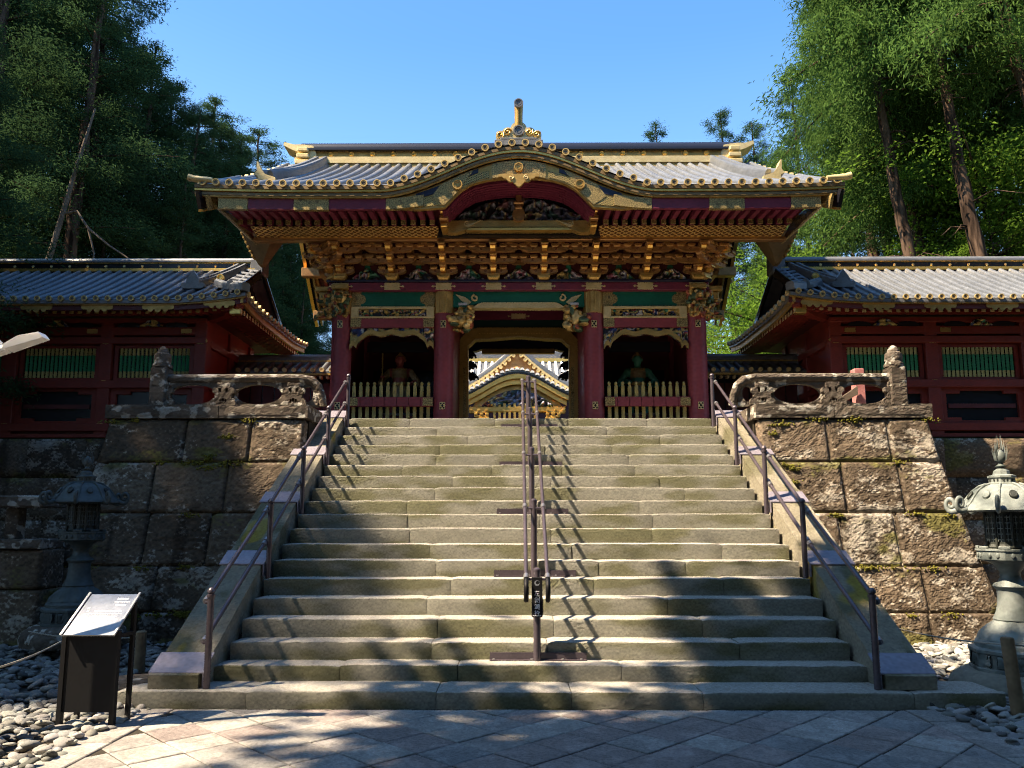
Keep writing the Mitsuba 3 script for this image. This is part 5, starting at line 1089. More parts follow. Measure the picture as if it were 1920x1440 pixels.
for s in (-1, 1):
    sl = np.array([(s * q, 31.0, 8.75 - 1.0 * q + 0.11 * q * q) for q in np.linspace(0, 3.2, 12)])
    put(rf, 'upper_slope', cat(sweep_path(sl, 1.2, 0.10)), 'roof_copper', smooth=40)
    put(rf, 'upper_edge', sweep_path(sl + [0, -0.66, -0.06], 0.12, 0.16), 'roof_copper', smooth=40)
    put(rf, 'upper_gilt_edge', sweep_path(sl + [0, -0.68, -0.16], 0.06, 0.09), 'pale_gold')
    for q in np.linspace(0.15, 2.9, 17):
        put(rf, 'upper_end_cap', mv((cv * 1.1, cf), (s * q, 30.27, 8.75 - 1.0 * q + 0.11 * q * q - 0.24)), 'pale_gold')
put(ig, 'upper_gable', pris(Polygon([(-2.6, 6.9), (2.6, 6.9), (0, 8.7)]), 30.6, 30.7), 'copper_gold')
mm, c = relief(lambda q: 7.42 + 0 * q, lambda q: 7.48 + 0.32 * np.clip(1 - (np.abs(q) / 0.5) ** 2, 0, 1), -0.5, 0.5, 29.8, 0.2, 'gold', 71, nx=30, nz=12, freq=7); put(ig, 'crest_carving', mm, 'carving', smooth=True, color=c)
mm, c = relief(lambda q: 6.22 + 0 * q, lambda q: 6.28 + 0.62 * np.clip(1 - (np.abs(q) / 1.4) ** 2, 0, 1), -1.4, 1.4, 29.95, 0.2, 'dark', 61, nx=60, nz=16, freq=6); put(ig, 'tympanum_carving', mm, 'carving', smooth=True, color=c)
put(ig, 'tympanum_back', pris(Polygon([(-1.9, 6.0), (1.9, 6.0), (1.6, 6.5), (0, 7.3), (-1.6, 6.5)]), 29.98, 30.05), 'old_gold')
put(ig, 'beam', bx(-1.9, 1.9, 29.85, 30.1, 6.02, 6.22, 0.02), 'gold')
for x in np.linspace(-0.9, 0.7, 9): put(ig, 'transom_bar', bx(x - 0.05, x + 0.05, 29.86, 29.92, 5.72, 6.35), 'gold')
for s in (-1, 1):
    for q in range(3): put(ig, 'bracket', cat(cx(s * (1.5 - 0.1 * q), 29.8 - 0.0 * q, 5.98 - 0.16 * q, 0.75 - 0.2 * q, 0.3, 0.07, 0.01), *[cx(s * (1.5 - 0.1 * q) + d, 29.72, 6.06 - 0.16 * q, 0.13, 0.2, 0.08, 0.015) for d in (-0.3 + .08 * q, 0, 0.3 - .08 * q)]), 'gold')
    put(ig, 'pillar', lathe([(0.16, 3.4), (0.16, 5.6), (0, 5.6)], 16, (s * 1.35, 30.0, 0)), 'old_gold', smooth=40)
put(ig, 'door', bx(-1.2, 1.2, 30.0, 30.1, 3.4, 5.7), 'old_gold')
hl = node('inner_hall'); tag(hl, 'white-roofed hall behind the inner gate glimpsed through the opening', 'hall')
rf = put(hl, 'roof', hull([(-9, 36, 8.1), (9, 36, 8.1), (-9, 44, 8.1), (9, 44, 8.1), (-9, 38.2, 9.75), (9, 38.2, 9.75), (-9, 40, 9.75), (9, 40, 9.75)]), 'roof_copper')
for x in np.arange(-3.5, 3.6, 0.32): put(rf, 'tile_row', half_round(np.linspace((x, 35.95, 8.12), (x, 38.2, 9.78), 4), 0.08), 'white_paint', smooth=50)
put(rf, 'ridge', cat(bx(-9, 9, 38.2, 38.6, 9.6, 10.3), tube([(-9, 38.4, 10.3), (9, 38.4, 10.3)], 0.16, 10)), 'roof_copper'); put(rf, 'ridge_band', bx(-9, 9, 38.15, 38.199, 9.80, 9.98), 'gold')
put(hl, 'wall', bx(-8, 8, 37, 43, 3.3, 8.3), 'dark_red')

# ---------------------------------------------------------------- guardian statues in the side bays
def figure(joints, bones, edge=0.035):
    ms = []
    for a, b in bones:
        (pa, ra), (pb, rb_) = joints[a], joints[b]
        ms.append(m3.Manifold.batch_hull([m3.Manifold.sphere(ra, 16).translate(pa), m3.Manifold.sphere(rb_, 16).translate(pb)]))
    m = m3.Manifold.batch_boolean(ms, m3.OpType.Add).refine_to_length(edge); v, f = mf(m)
    tm = trimesh.Trimesh(v, f, process=True); trimesh.smoothing.filter_taubin(tm, iterations=8); return np.array(tm.vertices), np.array(tm.faces)
def statue(x, red):
    J = {'head': ((0, -0.03, 1.46), 0.115), 'jaw': ((0, -0.06, 1.38), 0.085), 'neck': ((0, 0, 1.28), 0.07), 'chest': ((0, 0, 1.06), 0.20), 'belly': ((0, -0.02, 0.82), 0.17), 'hip': ((0, 0, 0.68), 0.17),
         'sl': ((-0.25, 0, 1.16), 0.085), 'el': ((-0.44, -0.06, 0.95), 0.065), 'hl': ((-0.40, -0.26, 0.98), 0.05), 'sr': ((0.25, 0, 1.16), 0.085), 'er': ((0.44, 0.0, 0.92), 0.065), 'hr': ((0.26, -0.14, 0.80), 0.05),
         'kl': ((-0.16, -0.06, 0.38), 0.10), 'fl': ((-0.19, 0.0, 0.06), 0.06), 'tl': ((-0.20, -0.16, 0.04), 0.05), 'kr': ((0.17, -0.02, 0.38), 0.10), 'fr': ((0.20, 0.0, 0.06), 0.06), 'tr': ((0.22, -0.16, 0.04), 0.05)}
    if not red: J['el'], J['hl'] = ((-0.42, 0, 0.92), 0.07), ((-0.22, -0.16, 0.86), 0.05)
    B = [('head', 'jaw'), ('head', 'neck'), ('neck', 'chest'), ('chest', 'belly'), ('belly', 'hip'), ('chest', 'sl'), ('sl', 'el'), ('el', 'hl'), ('chest', 'sr'), ('sr', 'er'), ('er', 'hr'), ('hip', 'kl'), ('kl', 'fl'), ('fl', 'tl'), ('hip', 'kr'), ('kr', 'fr'), ('fr', 'tr')]
    t = node('guardian_statue'); sk = 'skin_red' if red else 'skin_green'
    tag(t, 'red-skinned guardian statue holding a spear in the left niche' if red else 'green guardian statue with pale skirt standing in the right niche', 'statue')
    d = np.array([GX + x, 16.55, H0 + 0.56]); s = 0.86
    place = lambda m: (np.asarray(m[0]) * s + d, m[1])
    put(t, 'pedestal', bx(GX + x - 0.42, GX + x + 0.42, 16.2, 16.95, H0 + 0.36, H0 + 0.54, 0.02), 'dark_red')
    b = put(t, 'body', place(figure(J, B)), sk, smooth=True)
    put(b, 'face', place(cat(ball((0, -0.15, 1.43), (0.022, 0.03, 0.03), 1), ball((-0.045, -0.13, 1.475), (0.022, 0.014, 0.016), 1), ball((0.045, -0.13, 1.475), (0.022, 0.014, 0.016), 1), ball((0, -0.135, 1.375), (0.05, 0.02, 0.014), 1), ball((-0.118, -0.02, 1.45), (0.02, 0.03, 0.045), 1), ball((0.118, -0.02, 1.45), (0.02, 0.03, 0.045), 1))), sk, smooth=True)
    for h in ('hl', 'hr'):
        p = np.array(J[h][0]); fs = [tube([p + [(-0.03 + 0.02 * i), -0.03, 0.02], p + [(-0.03 + 0.02 * i), -0.07, 0.0], p + [(-0.03 + 0.02 * i), -0.06, -0.035], p + [(-0.03 + .02 * i), -0.03, -0.04]], 0.010, 6) for i in range(4)]
        put(b, 'hand', place(cat(ball(p, (0.045, 0.04, 0.05), 1), *fs, tube([p + [0.04, -0.01, 0.03], p + [0.05, -0.05, 0.03]], 0.011, 6))), sk, smooth=True)
    put(t, 'hair', place(blob([((0, 0.02, 1.56), (0.10, 0.10, 0.08)), ((-0.08, 0.03, 1.50), (0.06, 0.08, 0.08)), ((0.08, 0.03, 1.5), (0.06, 0.08, 0.08)), ((0, 0.0, 1.64), (0.04, 0.04, 0.07))], 'gold', 4, 1)[0]), 'old_gold', smooth=True)
    put(t, 'skirt', place(lathe([(0.18, 0.80), (0.21, 0.74), (0.25, 0.6), (0.29, 0.44), (0.31, 0.36), (0.28, 0.37), (0.2, 0.5)], 30, rad=lambda a: 1 + 0.06 * np.sin(a * 9))), 'cloth_gold', smooth=True)
    put(t, 'sash', place(lathe([(0.185, 0.76), (0.205, 0.78), (0.205, 0.84), (0.185, 0.86)], 24)), 'old_gold', smooth=True)
    put(t, 'armour', place(lathe([(0.165, 0.83), (0.19, 0.86), (0.175, 0.92), (0.205, 1.0), (0.225, 1.08), (0.22, 1.16), (0.15, 1.23)], 32, rad=lambda a: 1 + 0.025 * np.cos(a * 12))), 'cloth_gold', smooth=True)
    for sd in (-1, 1):
        e_ = np.array(J['el' if sd < 0 else 'er'][0]); s_ = np.array(J['sl' if sd < 0 else 'sr'][0])
        put(t, 'sleeve', place(tube([s_, s_ * 0.5 + e_ * 0.5, e_, e_ + [0.02 * sd, 0.0, -0.16]], [0.095, 0.085, 0.08, 0.11], 14)), 'cloth_gold' if red else 'skin_green', smooth=True)
    put(t, 'collar', place(cat(*[ball((0.17 * math.cos(a), -0.02 + 0.15 * math.sin(a), 1.22 - 0.05 * abs(math.sin(a))), 0.035, 1) for a in np.linspace(math.pi, 2 * math.pi, 9)])), 'old_gold', smooth=True)
    if red: put(t, 'spear', place(cat(tube([(-0.40, -0.30, 0.05), (-0.40, -0.30, 1.58)], 0.018, 8), hull([(-0.45, -0.3, 1.6), (-0.35, -0.3, 1.6), (-0.4, -0.3, 1.85), (-0.4, -0.32, 1.62), (-0.4, -0.28, 1.62)]))), 'old_gold')
    put(t, 'rock_base', place(rock(lambda U, W: np.stack([U, np.full_like(U, -0.3), W], -1), -0.4, 0.4, -0.1, 0.06, (0, -1, 0), depth=0.6)), 'rail_stone')
statue(-2.60, True); statue(2.60, False)

# ---------------------------------------------------------------- bronze lanterns
def lantern(x, y, z0, s, rz, lab, dark=False):
    t = node('bronze_lantern'); tag(t, lab, 'lantern')
    BZ = 'bronze_shaded' if dark else 'bronze'
    Pm = lambda m: mv(mv((np.asarray(m[0]) * [0.70, 0.70, 1.0], m[1]), (0, 0, 0), rz=rz, s=s), (x, y, z0)); n8 = 8; ph = math.pi / 8
    pol = ngon(8, 1)
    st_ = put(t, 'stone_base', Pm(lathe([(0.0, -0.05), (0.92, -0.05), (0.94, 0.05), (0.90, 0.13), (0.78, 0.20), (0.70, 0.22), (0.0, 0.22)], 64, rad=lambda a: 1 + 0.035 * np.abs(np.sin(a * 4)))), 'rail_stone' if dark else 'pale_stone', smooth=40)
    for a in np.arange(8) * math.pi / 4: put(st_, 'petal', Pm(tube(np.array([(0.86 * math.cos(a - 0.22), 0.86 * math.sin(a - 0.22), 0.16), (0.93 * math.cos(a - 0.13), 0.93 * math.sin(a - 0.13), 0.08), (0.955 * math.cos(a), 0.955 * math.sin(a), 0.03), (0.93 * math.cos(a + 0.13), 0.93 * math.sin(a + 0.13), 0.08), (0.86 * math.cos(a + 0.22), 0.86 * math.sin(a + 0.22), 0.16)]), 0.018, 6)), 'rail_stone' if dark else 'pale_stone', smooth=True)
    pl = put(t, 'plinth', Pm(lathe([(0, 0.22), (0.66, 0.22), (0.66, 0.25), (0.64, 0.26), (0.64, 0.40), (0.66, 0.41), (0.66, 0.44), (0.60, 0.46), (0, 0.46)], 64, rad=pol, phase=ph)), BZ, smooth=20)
    for i in range(8):
        a = ph + math.pi / 8 + i * math.pi / 4; rr = 0.64 * math.cos(math.pi / 8)
        mm, c = relief(lambda q: 0.275 + 0 * q, lambda q: 0.395 + 0 * q, -0.19, 0.19, 0, 0.025, 'dark', 5.0 + i, nx=24, nz=10, freq=22)
        put(pl, 'relief_panel', Pm(mv((np.stack([mm[0][:, 0], mm[0][:, 1] - rr - 0.002, mm[0][:, 2]], 1), mm[1]), (0, 0, 0), rz=a + math.pi / 2)), BZ, smooth=True)
        put(pl, 'relief_field', Pm(mv(bx(-0.2, 0.2, -rr - 0.003, -rr - 0.0005, 0.27, 0.40), (0, 0, 0), rz=a + math.pi / 2)), 'bronze_dark')
    put(t, 'step_ring', Pm(lathe([(0.0, 0.46), (0.56, 0.46), (0.56, 0.50), (0.53, 0.53), (0.50, 0.54), (0, 0.54)], 48)), BZ, smooth=30)
    put(t, 'lotus', Pm(lathe([(0.50, 0.54), (0.47, 0.60), (0.36, 0.68), (0.28, 0.72), (0.26, 0.74)], 96, rad=lambda a: 1 + 0.05 * np.abs(np.sin(a * 6)) )), BZ, smooth=True)
    put(t, 'shaft', Pm(lathe([(0.27, 0.73), (0.285, 0.75), (0.27, 0.77), (0.235, 0.82), (0.21, 0.90), (0.20, 1.00), (0.205, 1.06), (0.235, 1.08), (0.25, 1.10), (0.235, 1.12), (0.17, 1.15), (0.14, 1.2), (0.14, 1.25), (0.22, 1.33), (0.33, 1.37)], 36)), BZ, smooth=40)
    md = put(t, 'platform', Pm(lathe([(0, 1.36), (0.40, 1.37), (0.43, 1.385), (0.43, 1.475), (0.45, 1.48), (0.45, 1.50), (0, 1.50)], 64, rad=pol, phase=ph)), BZ, smooth=20)
    for i in range(8):
        a = ph + math.pi / 8 + i * math.pi / 4; rr = 0.43 * math.cos(math.pi / 8)
        put(md, 'boss', Pm(cat(*[mv(ball((q, -rr - 0.004, 1.43), (0.028, 0.012, 0.028), 1), (0, 0, 0), rz=a + math.pi / 2) for q in (-0.1, 0, 0.1)])), BZ, smooth=True)
        put(md, 'rim_lip', Pm(mv(bx(-0.08, 0.08, -rr - 0.03, -rr + 0.01, 1.50, 1.53, 0.006), (0, 0, 0), rz=a + math.pi / 2)), BZ)
    fb = put(t, 'fire_box', Pm(lathe([(0.28, 1.50), (0.30, 1.52), (0.28, 1.55), (0.28, 1.88), (0.31, 1.90), (0.31, 1.93), (0, 1.93)], 64, rad=pol, phase=ph)), 'bronze_dark', smooth=20)
    for i in range(8):
        a = ph + i * math.pi / 4; put(fb, 'corner_post', Pm(tube([(0.285 * math.cos(a), 0.285 * math.sin(a), 1.52), (0.285 * math.cos(a), 0.285 * math.sin(a), 1.90)], 0.022, 6)), 'bronze_dark', smooth=True)
        b = a + math.pi / 8; rr = 0.28 * math.cos(math.pi / 8)
        put(fb, 'lattice', Pm(mv(cat(*[bx(-0.09 + 0.045 * q - .006, -0.09 + .045 * q + .006, -rr - 0.012, -rr - 0.002, 1.58, 1.86) for q in range(5)], *[bx(-0.1, 0.1, -rr - 0.014, -rr - 0.004, 1.60 + 0.06 * q - .005, 1.60 + .06 * q + .005) for q in range(5)]), (0, 0, 0), rz=b + math.pi / 2)), BZ)
    # roof with eight lobes and curled corner tips
    lob = lambda a: 1 + 0.055 * np.abs(np.cos(a * 4)) ** 3
    rf = put(t, 'roof', Pm(lathe([(0.0, 1.90), (0.60, 1.90), (0.62, 1.915), (0.60, 1.95), (0.53, 2.00), (0.46, 2.07), (0.38, 2.14), (0.28, 2.18), (0.19, 2.20), (0, 2.20)], 96, rad=lob)), BZ, smooth=50)
    for i in range(8):
        a = i * math.pi / 4; ca, sa = math.cos(a), math.sin(a)
        put(rf, 'rib', Pm(tube([(r_ * ca, r_ * sa, z_) for r_, z_ in ((0.22, 2.205), (0.32, 2.185), (0.43, 2.125), (0.51, 2.055), (0.58, 1.985), (0.64, 1.95))], 0.017, 6)), BZ, smooth=True)
        if i % 2 == 0 or True:
            sp = spiral((0, 0, 0), 0.085, 1.25, 1, -math.pi / 2, 16, 0.25); put(rf, 'curled_tip', Pm(mv(tube(np.vstack([[(0.62 - 0.74, 0, 1.93 - 1.99)], sp - [0, 0, 0.0]]) + [0.74, 0, 1.99], np.linspace(0.034, 0.020, 17), 8), (0, 0, 0), rz=a)), BZ, smooth=True)
        put(rf, 'crest_boss', Pm(mv(mv((em[0] * 0.95, em[1]), (0, 0, 0), rx=-0.9), (0, -0.455, 2.085), rz=0) if False else mv(mv(mv((em[0] * 0.95, em[1]), (0, 0, 0), rx=-0.8), (0, -0.46, 2.075)), (0, 0, 0), rz=a + math.pi / 8 + math.pi / 2)), 'bronze_dark' if i % 2 else BZ, smooth=True)
    nk = put(t, 'neck', Pm(lathe([(0.0, 2.19), (0.20, 2.19), (0.20, 2.215), (0.18, 2.22), (0.18, 2.27), (0.20, 2.275), (0.20, 2.295), (0.12, 2.31), (0.11, 2.35), (0.05, 2.38), (0.0, 2.38)], 64, rad=pol, phase=ph)), BZ, smooth=20)
    for i in range(8): put(nk, 'slot', Pm(mv(bx(-0.05, 0.05, -0.18 * math.cos(math.pi / 8) - 0.003, -0.16, 2.23, 2.26), (0, 0, 0), rz=ph + math.pi / 8 + i * math.pi / 4 + math.pi / 2)), 'bronze_dark')
    jw = put(t, 'jewel', Pm(lathe([(0.03, 2.38), (0.085, 2.40), (0.04, 2.42), (0.03, 2.44), (0.07, 2.46), (0.082, 2.50), (0.07, 2.545), (0.03, 2.58), (0, 2.59)], 20)), BZ, smooth=True)
    for a in (0.3, 1.9, 3.5, 5.1):
        ca, sa = math.cos(a), math.sin(a)
        put(jw, 'flame', Pm(cat(*[hull([(ca * r0, sa * r0, z0_), (ca * (r0 + .02), sa * (r0 + .02), z0_ + .01), (ca * r1, sa * r1, z1), (ca * r0 - sa * .012, sa * r0 + ca * .012, z0_ + .03)]) for r0, z0_, r1, z1 in ((0.075, 2.46, 0.135, 2.60), (0.085, 2.50, 0.115, 2.66), (0.07, 2.54, 0.07, 2.70), (0.04, 2.58, 0.03, 2.76))])), BZ)
lantern(4.98, 7.95, -0.03, 0.93, 0.12, 'pale green bronze lantern with curled roof tips standing in sunlight on white pebbles')
lantern(-5.62, 10.0, 0.17, 0.90, 0.30, 'bronze lantern in deep shade, partly painted into its colour, before the left wall', True)

# ---------------------------------------------------------------- stone fence on a mossy base at the far left
t = node('stone_fence'); tag(t, 'dark stone fence on a mossy block base at the left edge', 'stone fence')
for i, (a, b) in enumerate([(-10.2, -9.0), (-9.0, -7.8), (-7.8, -6.35)]):
    for z0, z1 in ((-0.05, 0.75), (0.75, 1.28)): put(t, 'base_stone', rock(lambda U, W: np.stack([U, np.full_like(U, 10.4), W], -1), a, b, z0, z1, (0, -1, 0), seed=i * 9 + z0, depth=0.5), WALL(), smooth=True)
    put(t, 'coping', bx(a + .01, b - .01, 10.32, 10.9, 1.84, 2.0, 0.02), 'rail_stone'); put(t, 'plinth', bx(a + .005, b - .005, 10.34, 10.9, 1.285, 1.42, 0.015), 'rail_stone')
for x in np.arange(-10.0, -6.4, 0.52): put(t, 'post', bx(x - 0.09, x + 0.09, 10.5, 10.68, 1.42, 1.84, 0.01), 'rail_stone')

# ---------------------------------------------------------------- information board
t = node('information_board'); tag(t, 'slanted silver information panel on a black stand left of the stairs', 'information board')
A, Bq = np.array([-3.64, 6.28, 0.735]), np.array([-3.21, 6.28, 0.735]); Cq, D_ = np.array([-3.21, 6.66, 1.02]), np.array([-3.64, 6.66, 1.02])
nrm = np.cross(Bq - A, D_ - A); nrm /= np.linalg.norm(nrm)
pn = put(t, 'panel', hull([q + nrm * d for q in (A, Bq, Cq, D_) for d in (-0.012, 0.0)]), 'sign_face')
uu, vv = (Bq - A) / np.linalg.norm(Bq - A), (D_ - A) / np.linalg.norm(D_ - A); Hh = np.linalg.norm(D_ - A); Wd = np.linalg.norm(Bq - A)
def on(u0, u1, v0, v1, h=0.0015): return hull([A + uu * a * Wd + vv * b * Hh + nrm * d for a in (u0, u1) for b in (v0, v1) for d in (0.0002, h)])
put(pn, 'frame', cat(on(-0.012, 0.03, -0.01, 1.03, 0.012), on(0.975, 1.012, -0.01, 1.03, 0.012)), 'grey_paint')
put(pn, 'groove', on(0.033, 0.045, 0.0, 1.0, 0.003), 'black_paint')
lines = [on(0.62, 0.84, 0.86, 0.90), on(0.60, 0.90, 0.79, 0.81), on(0.66, 0.86, 0.70, 0.73)]
for i in range(6): lines.append(on(0.30 + 0.02 * (i == 0), 0.30 + (0.56, 0.58, 0.52, 0.57, 0.40, 0.12)[i], 0.56 - 0.065 * i, 0.575 - 0.065 * i))
for i in range(3): lines.append(on(0.16 + 0.02 * (i % 2), 0.20 + .02 * (i % 2), 0.62 - 0.07 * i, 0.66 - 0.07 * i))
put(pn, 'print', cat(*lines), 'sign_print')
put(t, 'stand_board', bx(-3.63, -3.23, 6.34, 6.37, 0.13, 0.74), 'black_paint')
for x in (-3.64, -3.22): put(t, 'leg', cat(bx(x - 0.018, x + 0.018, 6.33, 6.38, 0.0, 0.76), bx(x - 0.015, x + 0.015, 6.38, 6.62, 0.70, 0.73), bx(x - .015, x + .015, 6.58, 6.62, 0, 0.96)), 'black_paint')

# ---------------------------------------------------------------- street lamp, stakes with rope, stepping stone
t = node('street_lamp'); tag(t, 'white flat lamp head on a grey pole at the left edge', 'street lamp')
put(t, 'pole', tube([(-4.19, 6.0, 0), (-4.19, 6.0, 3.0)], 0.04, 14), 'grey_paint', smooth=40)
put(t, 'head', hull([(-4.08, 5.93, 2.985), (-4.08, 6.07, 2.985), (-3.78, 5.95, 3.085), (-3.78, 6.05, 3.085), (-4.08, 5.93, 3.025), (-4.08, 6.07, 3.025), (-3.82, 5.95, 3.13), (-3.82, 6.05, 3.13), (-3.97, 5.93, 3.095), (-3.97, 6.07, 3.095)]), 'white_paint', smooth=30)
put(t, 'collar', tube([(-4.21, 6.0, 2.96), (-4.08, 6.0, 3.005)], 0.042, 12), 'white_paint', smooth=40)
put(t, 'pole_cap', lathe([(0.05, 3.0), (0.05, 3.06), (0.03, 3.08), (0, 3.085)], 14, (-4.19, 6.0, 0)), 'white_paint', smooth=40)
def stake(x, y, h, r, lean, lab):
    t = put('', 'wooden_stake', tube([(x, y, -0.05), (x + lean * h * 0.5, y, h * 0.5), (x + lean * h, y, h - 0.012), (x + lean * h, y, h)], [r * 1.05, r, r, r * 0.8], 12), 'stake_wood', smooth=40)
    tag(t, lab, 'stake'); return t
stake(-3.98, 5.85, 0.58, 0.055, 0.0, 'pale wooden stake with a rope at the left edge of the pebbles')
stake(-4.10, 8.6, 0.46, 0.055, 0.0, 'short dark wooden stake beside the left foot of the stairs')
stake(4.20, 6.75, 0.66, 0.052, -0.07, 'leaning dark wooden stake in front of the pale bronze lantern')
stake(4.25, 8.9, 0.50, 0.04, 0.02, 'slim dark stake at the foot of the sunlit stone wall beside the stairs')
def rope(a, b, sag, lab):
    q = np.linspace(0, 1, 12)[:, None]; p = np.array(a) * (1 - q) + np.array(b) * q; p[:, 2] -= sag * 4 * q[:, 0] * (1 - q[:, 0])
    k = put('', 'rope', tube(p, 0.008, 6), 'rope_fibre', smooth=True); tag(k, lab, 'rope')
rope((-3.98, 5.85, 0.52), (-4.9, 9.2, 0.55), 0.08, 'pale rope running from the left stake behind the information board')
rope((-4.10, 8.6, 0.40), (-5.4, 8.7, 0.44), 0.05, 'thin rope from the short stake left of the stairs')
rope((4.16, 6.75, 0.60), (4.25, 8.9, 0.46), 0.03, 'thin rope from the leaning stake back to the stone wall')
rope((4.16, 6.75, 0.60), (6.6, 6.8, 0.55), 0.05, 'thin rope from the leaning stake to the right picture edge')
k = put('', 'round_stone', lathe([(0, -0.02), (0.24, -0.02), (0.255, 0.06), (0.245, 0.14), (0.20, 0.175), (0.0, 0.18)], 28, (-3.60, 7.55, 0), rad=lambda a: 1 + 0.04 * np.sin(a * 3)), 'rail_stone', smooth=50)
tag(k, 'low round cut stone beside the left foot of the stairs', 'stone')

# ---------------------------------------------------------------- trees
def foliage(centres, dirs, size, n, lw, seed, flat=0.4):
    """n small pointed leaf sprays around each centre, 2 triangles each, bent along the midrib"""
    r = np.random.default_rng(seed); c = np.repeat(np.asarray(centres), n, 0); d = np.repeat(np.asarray(dirs), n, 0); m = len(c)
    p = c + r.normal(0, 1, (m, 3)) * np.repeat(np.asarray(size)[:, None], n, 0) * [0.5, 0.5, 0.5 * flat + 0.1]
    a = d + r.normal(0, 0.75, (m, 3)); a /= np.linalg.norm(a, axis=1, keepdims=True)
    b = np.cross(a, r.normal(0, 0.5, (m, 3)) + [0, 0, 1.0]); b /= np.linalg.norm(b, axis=1, keepdims=True) + 1e-9
    up = np.cross(b, a); L = lw[0] * r.uniform(0.6, 1.3, (m, 1)); W = lw[1] * r.uniform(0.7, 1.3, (m, 1))
    V = np.stack([p, p + a * L * 0.5 + b * W + up * W * 0.3, p + a * L - [0, 0, 1] * L * 0.25, p + a * L * 0.5 - b * W + up * W * 0.3], 1).reshape(-1, 3)
    i = np.arange(m)[:, None] * 4; F = np.vstack([i + [0, 1, 2], i + [0, 2, 3]]); return V, F
def tree(seed, h, base, R_, kind, coarse=False):
    """trunk with limbs and the crown's leaf sprays; h height, base = height of the lowest limbs, R_ crown radius"""
    r = np.random.default_rng(seed); k = 44; zt = np.linspace(0, h, k)
    bend = np.cumsum(r.normal(0, 0.022, (k, 2)), 0); tp = np.column_stack([bend, zt]); r0 = h * 0.0135
    tv, tf = tube(tp, np.linspace(1, 0.12, k) * r0 * (1 + 0.6 * np.exp(-zt / 0.9)), 16)
    ctr = np.column_stack([np.interp(tv[:, 2], zt, tp[:, 0]), np.interp(tv[:, 2], zt, tp[:, 1]), tv[:, 2]])
    wood = [(ctr + (tv - ctr) * (0.80 + 0.42 * meshkit.fbm(tv * [7, 7, 1.1] + seed, 3))[:, None], tf)]
    C_, D2, S_ = [], [], []; nb = int((h - base) * {'cedar': 3.0, 'cypress': 3.2, 'maple': 5}[kind])
    for i in range(nb):
        u = (i + r.random()) / nb; z = base + (h - base) * u ** 0.92; az = i * 2.4 + r.normal(0, 0.5)
        shape = (1 - u) ** 0.62 * (0.55 + 0.45 * min(1, u * 5 + 0.4)) if kind != 'maple' else math.sqrt(max(0.05, 1 - (2 * u - 0.9) ** 2))
        L = R_ * shape * r.uniform(0.45, 1.3) + 0.25; sl = {'cedar': -0.05 + 0.55 * u, 'cypress': -0.28 + 0.6 * u, 'maple': 0.35}[kind]
        o = np.array([np.interp(z, zt, tp[:, 0]), np.interp(z, zt, tp[:, 1]), z]); dr_ = np.array([math.cos(az), math.sin(az), sl]); q = np.linspace(0, 1, 5)[:, None]
        droop = {'cedar': 0.10, 'cypress': 0.26, 'maple': 0.12}[kind]
        pts = o + dr_ * L * q - np.array([0, 0, 1]) * droop * L * q ** 2
        wood.append(tube(pts, np.linspace(0.045, 0.010, 5) * (0.6 + L * 0.22), 4, cap=False))
        nc = max(2, int(L * 3.2))
        for j in range(nc):
            f = 0.30 + 0.70 * (j + r.random()) / nc; pt = o + dr_ * L * f - np.array([0, 0, 1]) * droop * L * f * f
            side = np.cross(dr_, [0, 0, 1.0]); sp = side * r.normal(0, 0.24) * L * f
            C_.append(pt + sp + [0, 0, r.normal(0, 0.1)]); D2.append(dr_ * 0.7 + sp * 0.6 + [0, 0, -0.35 if kind == 'cypress' else 0.05]); S_.append((0.30 + 0.17 * L * (1 - 0.45 * f)) * r.uniform(0.7, 1.3))
    for i in range(14 if kind != 'maple' else 0):  # bare dead snags on the lower trunk
        z = base * r.uniform(0.35, 1.05); az = r.uniform(0, 6.28); o = np.array([np.interp(z, zt, tp[:, 0]), np.interp(z, zt, tp[:, 1]), z]); L = r.uniform(0.5, 1.9)
        wood.append(tube(o + np.array([[0, 0, 0], [math.cos(az) * L * 0.5, math.sin(az) * L * 0.5, 0.05], [math.cos(az + 0.3) * L, math.sin(az + 0.3) * L, -0.25 * L]]), [0.035, 0.022, 0.006], 4, cap=False))
    lw = {'cedar': (0.16, 0.022), 'cypress': (0.20, 0.024), 'maple': (0.12, 0.036)}[kind]
    nl = {'cedar': 150, 'cypress': 160, 'maple': 90}[kind]
    if coarse: nl, lw = 26, (0.42, 0.11)
    return cat(*wood), foliage(C_, D2, S_, nl, lw, seed + 5, 0.9 if kind == 'cypress' else 0.5)
def proto(name, seed, h, base, R_, kind, coarse=False):
    w, l = tree(seed, h, base, R_, kind, coarse)
    scene[name] = {'type': 'shapegroup', 'trunk': mikit.ply(w, 'bark', smooth=True), 'crown': mikit.ply(l, 'leaf_' + kind)}
proto('proto_cedar_a', 11, 22, 6.5, 3.0, 'cedar'); proto('proto_cedar_b', 12, 22, 10.5, 2.9, 'cedar'); proto('proto_cedar_c', 13, 22, 4.5, 3.3, 'cedar')
proto('proto_cedar_d', 14, 22, 2.0, 4.6, 'cedar', True)
proto('proto_cypress_a', 21, 20, 6.5, 3.6, 'cypress'); proto('proto_cypress_b', 22, 20, 8.5, 3.2, 'cypress'); proto('proto_cypress_c', 23, 20, 11.0, 3.2, 'cypress'); proto('proto_cedar_e', 15, 14, 0.8, 3.2, 'cedar'); proto('proto_maple_tall', 33, 18, 12.5, 3.0, 'maple', True); proto('proto_maple', 31, 6.5, 1.8, 3.2, 'maple')
